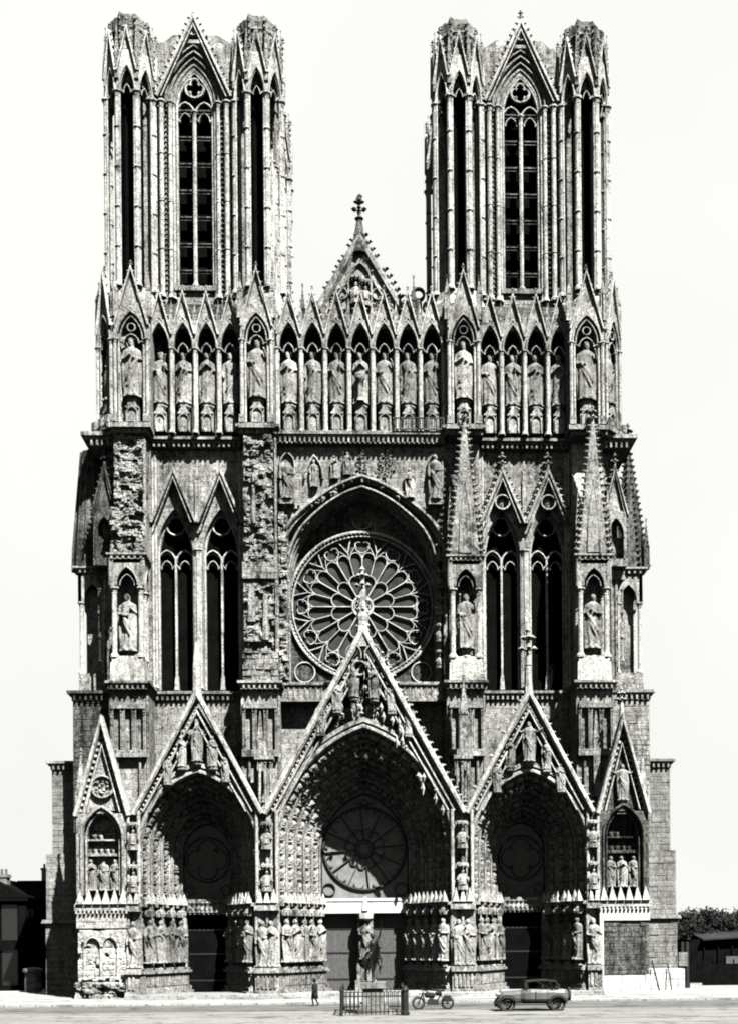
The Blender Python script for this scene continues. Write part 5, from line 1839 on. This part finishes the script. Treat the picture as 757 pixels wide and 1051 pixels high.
mb = MB(); mb.box(3.6, 5.2, .05, .3, .2, 2.6); mb.build('door', M['wood'], e)
mb = MB()
for i in range(14):
    x = X0-1.5 + i*.95
    mb.box(x, x+.1, 8.0, 8.1, .1, 2.5+.2*math.sin(i*2.1))
    if i < 13: mb.box(x+.1, x+.95, 8.03, 8.07, .1, 2.1)
tag(mb.build('fence', M['roof']), 'black board fence closing the street at the far right', 'fence')
def pole(p0, p1, r, label, name='pole', mat='house'):
    mb = MB(); mb.tube([p0, p1], r, 6); tag(mb.build(name, M[mat]), label, name.replace('_', ' '), 'poles by the right footing')
xa, _ = zp(676, 1020, -1.5); xb, _ = zp(669, 1000, -.7)
pole((xa, -1.6, .13), (xb, -.6, zw(1000, -.7)+.6), .06, 'dark pole leaning against the pale footing')
xa, _ = zp(689, 1020, -1.2); pole((xa, -1.2, .13), (xa-.15, -.6, 2.2), .05, 'thin upright pole near the corner of the pale footing')
xa, _ = zp(667, 1020, -1.2); pole((xa, -1.4, .13), (xa-.1, -1.3, 1.2), .07, 'short stub of a pole in front of the pale footing')
for px, lab in ((700.5, 'dark post with a pale board beside the right corner of the cathedral'), (705.5, 'second dark post, plain, next to the one with a pale board')):
    X, _ = zp(px, 1020, 3.0)
    e = empty('sign_post', lab, 'post', (X, 3.0, .13))
    mb = MB(); mb.box(-.12, .12, -.12, .12, 0, 4.0); mb.box(-.17, .17, -.17, .17, 0, .5); mb.build('post', M['iron'], e)
    if px < 702:
        mb = MB(); mb.box(-.4, .4, -.2, -.14, 1.9, 3.1); mb.build('board', M['ashlar'], e)

# ---------- equestrian monument and railing
YM = -27.0
X0, _ = zp(382.5, 1020, YM)
mb = MB()
mb.box(-.95, .95, -1.6, 1.6, .0, .35); mb.box(-.8, .8, -1.4, 1.4, .35, .6)
mb.box(-.62, .62, -1.2, 1.2, .6, 1.55, .03); mb.box(-.78, .78, -1.35, 1.35, 1.55, 1.9)
e = empty('monument', 'dark bronze rider on horseback on a pale stone pedestal inside the railing', 'monument', (X0, YM, 0.008))
mb.build('pedestal', M['ashlar'], e)
h = MB()
# horse, facing the viewer a little to the right; long axis along y
def leg(x, y, pts, rr): h.tube([(x+a, y+b, c) for a, b, c in pts], rr, 8)
h.tube([(0,1.05,3.45),(0,.75,3.45),(0,.3,3.32),(0,-.25,3.32),(0,-.75,3.42),(0,-1.0,3.5)], [.22,.4,.38,.37,.38,.2], 12)
h.tube([(0,-.85,3.5),(0,-1.15,3.95),(.03,-1.3,4.3),(.05,-1.35,4.45)], [.3,.21,.16,.13], 10)
h.tube([(.05,-1.25,4.48),(.08,-1.5,4.25),(.1,-1.68,3.98)], [.15,.13,.08], 8)
for s_ in (-1, 1): h.tube([(.05+s_*.07,-1.25,4.55),(.05+s_*.08,-1.22,4.72)], [.045,.01], 5)
leg(-.2,-.75,[(0,0,3.3),(0,-.05,2.85),(0,0,2.5),(0,0,2.1),(0,-.08,1.95)],[.17,.12,.08,.06,.09])
leg(.2,-.75,[(0,0,3.3),(0,-.35,3.0),(0,-.42,2.95),(0,-.28,2.55),(0,-.36,2.42)],[.17,.12,.09,.06,.08])
leg(-.22,.85,[(0,0,3.4),(0,-.12,2.9),(0,.14,2.5),(0,.08,2.1),(0,0,1.95)],[.25,.16,.09,.07,.1])
leg(.22,.75,[(0,0,3.4),(0,-.12,2.9),(0,.14,2.5),(0,.08,2.1),(0,0,1.95)],[.25,.16,.09,.07,.1])
h.tube([(0,1.1,3.6),(.05,1.4,3.4),(.1,1.5,2.8),(.1,1.45,2.4)], [.08,.12,.11,.03], 8)
me = remeshed(h, 'horse', .045, M['bronze'])
ho = bpy.data.objects.new('horse', me); COL.objects.link(ho); ho.parent = e
ho.rotation_euler = (0, 0, R(12))
r_ = MB()
r_.tube([(0,.05,3.55),(0,.05,3.9),(0,0,4.35),(0,0,4.5)], [.24,.2,.25,.1], 10)
ell(r_, (0,-.03,4.72), (.13,.15,.17)); r_.lathe(0,0,[(.15,4.74),(.17,4.8),(.1,4.93)],8)
for s_ in (-1, 1): r_.tube([(s_*.15,0,3.65),(s_*.42,-.35,3.35),(s_*.42,-.25,2.85),(s_*.42,-.4,2.75)], [.15,.12,.08,.07], 8)
r_.tube([(-.24,0,4.38),(-.36,-.2,4.05),(-.12,-.55,3.95)], [.09,.075,.05], 8)
r_.tube([(.24,0,4.38),(.45,-.05,4.75),(.5,-.15,5.15)], [.09,.075,.05], 8)
me = remeshed(r_, 'rider', .035, M['bronze'])
ro = bpy.data.objects.new('rider', me); COL.objects.link(ro); ro.parent = e; ro.rotation_euler = (0, 0, R(12))
s_ = MB(); s_.tube([(.5,-.15,5.1),(.52,-.3,5.35),(.56,-.55,5.75)], [.03,.025,.008], 5); s_.tube([(.38,-.2,5.2),(.64,-.2,5.25)], .02, 5)
so = s_.build('sword', M['bronze'], e)

e = empty('railing', 'black iron railing around the monument pedestal', 'railing', (X0, YM, .008))
hx, hy = 1.9, 3.0
for (x, y, big) in ((-hx,-hy,0),(hx,-hy,1),(-hx,hy,0),(hx,hy,0)):
    p = MB(); r = .2 if big else .09
    p.lathe(x, y, [(r*1.3,0),(r*1.3,.2),(r,.25),(r,1.42),(r*1.3,1.5),(r*.4,1.75)], 8, PI/8); p.build('post', M['iron'], e)
for x0, y0, x1, y1 in ((-hx,-hy,hx,-hy),(-hx,hy,hx,hy),(-hx,-hy,-hx,hy),(hx,-hy,hx,hy)):
    b = MB()
    for z in (.22, 1.15): b.tube([(x0,y0,z),(x1,y1,z)], .035, 6)
    b.build('rail', M['iron'], e)
    n = int(math.hypot(x1-x0, y1-y0)/.25)
    for i in range(1, n):
        t = i/n; b = MB()
        b.lathe(x0+(x1-x0)*t, y0+(y1-y0)*t, [(.028,.05),(.028,1.28),(.045,1.3),(.005,1.42)], 6); b.build('bar', M['iron'], e)

# ---------- passer-by
Xp, _ = zp(323, 1030, -18.3)
p = MB()
p.tube([(-.09,.02,.86),(-.12,-.12,.48),(-.1,-.05,.1)], [.095,.065,.05], 8)
p.tube([(.09,.02,.86),(.1,.02,.47),(.13,.18,.1)], [.095,.065,.05], 8)
p.tube([(-.1,-.02,.06),(-.1,-.22,.04)], [.055,.04], 6); p.tube([(.13,.2,.07),(.14,.03,.04)], [.055,.04], 6)
p.tube([(0,.02,.82),(0,.02,1.0),(0,0,1.25),(0,0,1.42),(0,0,1.5)], [.16,.155,.18,.12,.05], 10)
p.tube([(0,0,1.46),(0,0,1.56)], .05, 8)
ell(p, (0,-.015,1.63), (.078,.095,.115), 12, 9); p.blob(0,-.115,1.62,.018,.025,.03)
for s_ in (-1, 1):
    p.tube([(s_*.17,0,1.41),(s_*.24,.03*s_,1.14),(s_*.22,-.1*s_-.04,.9)], [.06,.047,.034], 8)
    ell(p, (s_*.22,-.11*s_-.05,.84), (.028,.035,.055), 8, 5); ell(p, (s_*.077,0,1.63), (.012,.02,.03), 6, 4)
me = remeshed(p, 'person', .016, M['dark'])
po = bpy.data.objects.new('person', me); COL.objects.link(po)
po.location = (Xp, -18.3, .008); po.rotation_euler = (0, 0, R(-60)); po.scale = (1.05,)*3
tag(po, 'lone person in dark coat and hat crossing the road by the railing', 'person')
c = MB(); c.rings([[(r*math.cos(2*PI*i/14), .8*r*math.sin(2*PI*i/14)+.01, z) for i in range(14)] for r, z in ((.28,.48),(.25,.8),(.205,1.05),(.235,1.35),(.13,1.47))])
for s_ in (-1,1): c.tube([(s_*.17,0,1.42),(s_*.25,.03*s_,1.13),(s_*.225,-.1*s_-.04,.93)], [.08,.065,.055], 8)
c.build('coat', M['dark'], po, True)
c = MB(); c.lathe(0, 0, [(.17,1.69),(.175,1.70),(.1,1.715),(.098,1.8),(.07,1.82)], 14); c.build('hat', M['dark'], po)

# ---------- motor car (long axis x, radiator at -x)
YC = -26.3
Xc, _ = zp(543, 1030, YC)
e = empty('touring_car', 'dusty grey open touring car with dark folding top and spare wheel behind', 'car', (Xc, YC, .008))
e.scale = (1.14, 1.14, 1.05)
b = MB()
secs_ = [(-1.55,.33,.62,1.12),(-1.5,.36,.6,1.15),(-.55,.44,.58,1.2),(-.3,.62,.56,1.25),(.0,.72,.56,1.3),(.6,.78,.56,1.28),(1.3,.78,.56,1.3),(1.85,.7,.58,1.28),(2.05,.58,.66,1.15)]
b.rings([[(x,-w*.9,z0),(x,-w,z0+.15),(x,-w,z1-.2),(x,-w*.86,z1-.04),(x,-w*.6 if x < -.4 else -w*.8,z1),(x,w*.6 if x < -.4 else w*.8,z1),(x,w*.86,z1-.04),(x,w,z1-.2),(x,w,z0+.15),(x,w*.9,z0)] for x,w,z0,z1 in secs_])
b.build('body', M['carpaint'], e)
b = MB(); b.box(-1.95, 2.0, -.42, -.3, .42, .56); b.box(-1.95, 2.0, .3, .42, .42, .56); b.build('chassis', M['iron'], e)
b = MB(); b.box(-1.66, -1.56, -.34, .34, .6, 1.18); b.cyl(-1.61, 0, 1.18, 1.28, .05); b.build('radiator', M['chrome'], e)
for s_ in (-1, 1):
    for wx in (-1.3, 1.45):
        w = MB()
        pts = [(.37*math.cos(2*PI*i/24), .37*math.sin(2*PI*i/24)) for i in range(24)]
        w.sweep([(wx+x, .38+z) for x, z in pts], [(.055,s_*.72-.06),(.075,s_*.72),(.055,s_*.72+.06),(-.05,s_*.72+.06),(-.05,s_*.72-.06)], True)
        wo2 = w.build('wheel', M['rubber'], e)
        w = MB(); w.frame(wx, s_*.72, .38)
        w.tube([(0,-.08,0),(0,.08,0)], .08, 8)
        for i in range(10):
            a_ = 2*PI*i/10; w.tube([(0,0,0),(.32*math.cos(a_),0,.32*math.sin(a_))], .02, 5)
        w.lathe(0, 0, [(.0,-.03),(.01,-.03)], 3); w.build('spokes', M['iron'], wo2)
        f = MB()
        arc = [(wx+.52*math.cos(a_), .38+.52*math.sin(a_)) for a_ in [R(200-i*16) for i in range(13)]]
        if wx > 0: arc = [(wx+.52*math.cos(a_), .38+.52*math.sin(a_)) for a_ in [R(180-i*15) for i in range(12)]]
        f.sweep(arc, [(-.06,s_*.72-.2),(.05,s_*.72-.14),(.07,s_*.72),(.05,s_*.72+.14),(-.06,s_*.72+.2),(-.02,s_*.72)])
        f.build('fender', M['dark'] if wx < 0 else M['dark'], e)
    f = MB(); f.box(-.85, .95, s_*.82-.16, s_*.82+.16, .36, .4); f.build('running_board', M['dark'], e)
    f = MB(); f.frame(-1.72, s_*.42, .98); f.tube([(.12,0,0),(0,0,0),(-.1,0,0)], [.04,.12,.15], 10); f.build('headlight', M['chrome'], e)
    f = MB()
    for x in (.25, .9): f.box(x, x+.02, s_*.775-.015, s_*.775+.015, .65, 1.2)
    f.build('door', M['dark'], e)
f = MB(); f.tube([(-.22,-.6,1.25),(-.12,-.6,1.71),(-.12,.6,1.71),(-.22,.6,1.25)], .03, 6); f.box(-.2,-.17,-.58,.58,1.3,1.7); f.build('windscreen', M['pane'], e)
f = MB(); f.sweep([(-.25,1.74),(.2,1.8),(.9,1.82),(1.35,1.76),(1.5,1.55)], [(0,-.74),(.03,-.6),(.04,0),(.03,.6),(0,.74),(-.05,.74),(-.03,0),(-.05,-.74)])
f.build('folding_top', M['dark'], e)
f = MB()
for s_ in (-1, 1):
    for p0, p1 in (((1.2,1.25),(.2,1.79)),((1.2,1.25),(1.0,1.8)),((1.25,1.25),(1.5,1.58))): f.tube([(p0[0],s_*.72,p0[1]),(p1[0],s_*.72,p1[1])], .02, 5)
f.box(1.3, 1.48, -.7, .7, 1.25, 1.6, .03); f.build('top_frame', M['dark'], e)
for x in (.35, 1.25):
    f = MB(); f.box(x-.25, x+.3, -.62, .62, .9, 1.15, .03); f.box(x+.22, x+.38, -.62, .62, 1.1, 1.55, .04); f.build('seat', M['dark'], e)
f = MB(); f.frame(.0, .3, 1.35); f.sweep(ringpts(0, 0, .2, 16), [(.015,-.02),(.015,.02),(-.015,.02),(-.015,-.02)], True); f.build('steering_wheel', M['dark'], e)
w = MB(); w.frame(2.18, 0, .95, PI/2)
w.sweep(ringpts(0, 0, .36, 22), [(.055,-.06),(.075,0),(.055,.06),(-.05,.06),(-.05,-.06)], True); w.lathe(0, 0, [(.09,-.05),(.09,.05)], 8)
w.build('spare_wheel', M['rubber'], e)

# ---------- motorcycle with a pannier
Ym = -24.2
Xm, _ = zp(444, 1030, Ym)
e = empty('motorcycle', 'dark motorcycle parked between the monument railing and the car', 'motorcycle', (Xm, Ym, .008))
e.scale = (1.1, 1.1, 1.12)
for wx in (-.85, .85):
    w = MB(); w.sweep([(wx+x, .36+z) for x, z in ringpts(0, 0, .33, 24)], [(.05,-.06),(.07,0),(.05,.06),(-.05,.06),(-.05,-.06)], True)
    wo2 = w.build('wheel', M['iron'], e)
    w = MB(); w.frame(wx, 0, .36); w.tube([(0,-.07,0),(0,.07,0)], .06, 8)
    for i in range(12): a_ = PI*i/6; w.tube([(0,0,0),(.3*math.cos(a_),0,.3*math.sin(a_))], .008, 4)
    w.build('spokes', M['iron'], wo2)
    f = MB(); f.sweep(ringpts(wx, .36, .42, 10, PI*.95, PI*.1)[::1], [(0,-.08),(.02,0),(0,.08),(-.01,0)]); f.build('mudguard', M['dark'], e)
f = MB()
for pa in ([(-.85,.36),(-.6,.95),(-.1,.9),(.45,.8),(.85,.36),(.1,.32),(-.5,.4),(-.6,.9)], [(.45,.8),(.1,.32)], [(-.1,.9),(.0,.35)]):
    f.tube([(x,0,z) for x, z in pa], .04, 6)
f.build('frame', M['iron'], e)
f = MB(); f.tube([(-.5,0,.83),(-.4,0,.84),(.05,0,.8),(.12,0,.8)], [.07,.17,.16,.08], 8); f.build('fuel_tank', M['dark'], e)
f = MB(); f.lathe(-.1, 0, [(.12,.3),(.14,.4),(.1,.45),(.14,.5),(.1,.54),(.13,.6),(.08,.7)], 10); f.box(-.35,.35,-.14,.14,.26,.58,.04); f.build('engine', M['iron'], e)
f = MB(); f.tube([(.12,0,.92),(.3,0,.94),(.5,0,.97)], [.06,.13,.15], 8); f.build('saddle', M['dark'], e)
f = MB(); f.tube([(-.62,0,.95),(-.58,0,1.08),(-.56,.0,1.1)], .025, 6); f.tube([(-.3,-.36,1.02),(-.56,-.2,1.12),(-.56,.2,1.12),(-.3,.36,1.02)], .02, 6); f.build('handlebar', M['iron'], e)
f = MB(); f.frame(-.74, 0, .95); f.tube([(.08,0,0),(-.08,0,0)], [.05,.1], 10); f.build('headlight', M['chrome'], e)
for s_ in (-1, 1):
    f = MB(); f.box(.62, 1.05, s_*.2-.08, s_*.2+.08, .45, .8, .02); f.build('pannier', M['dark'], e)
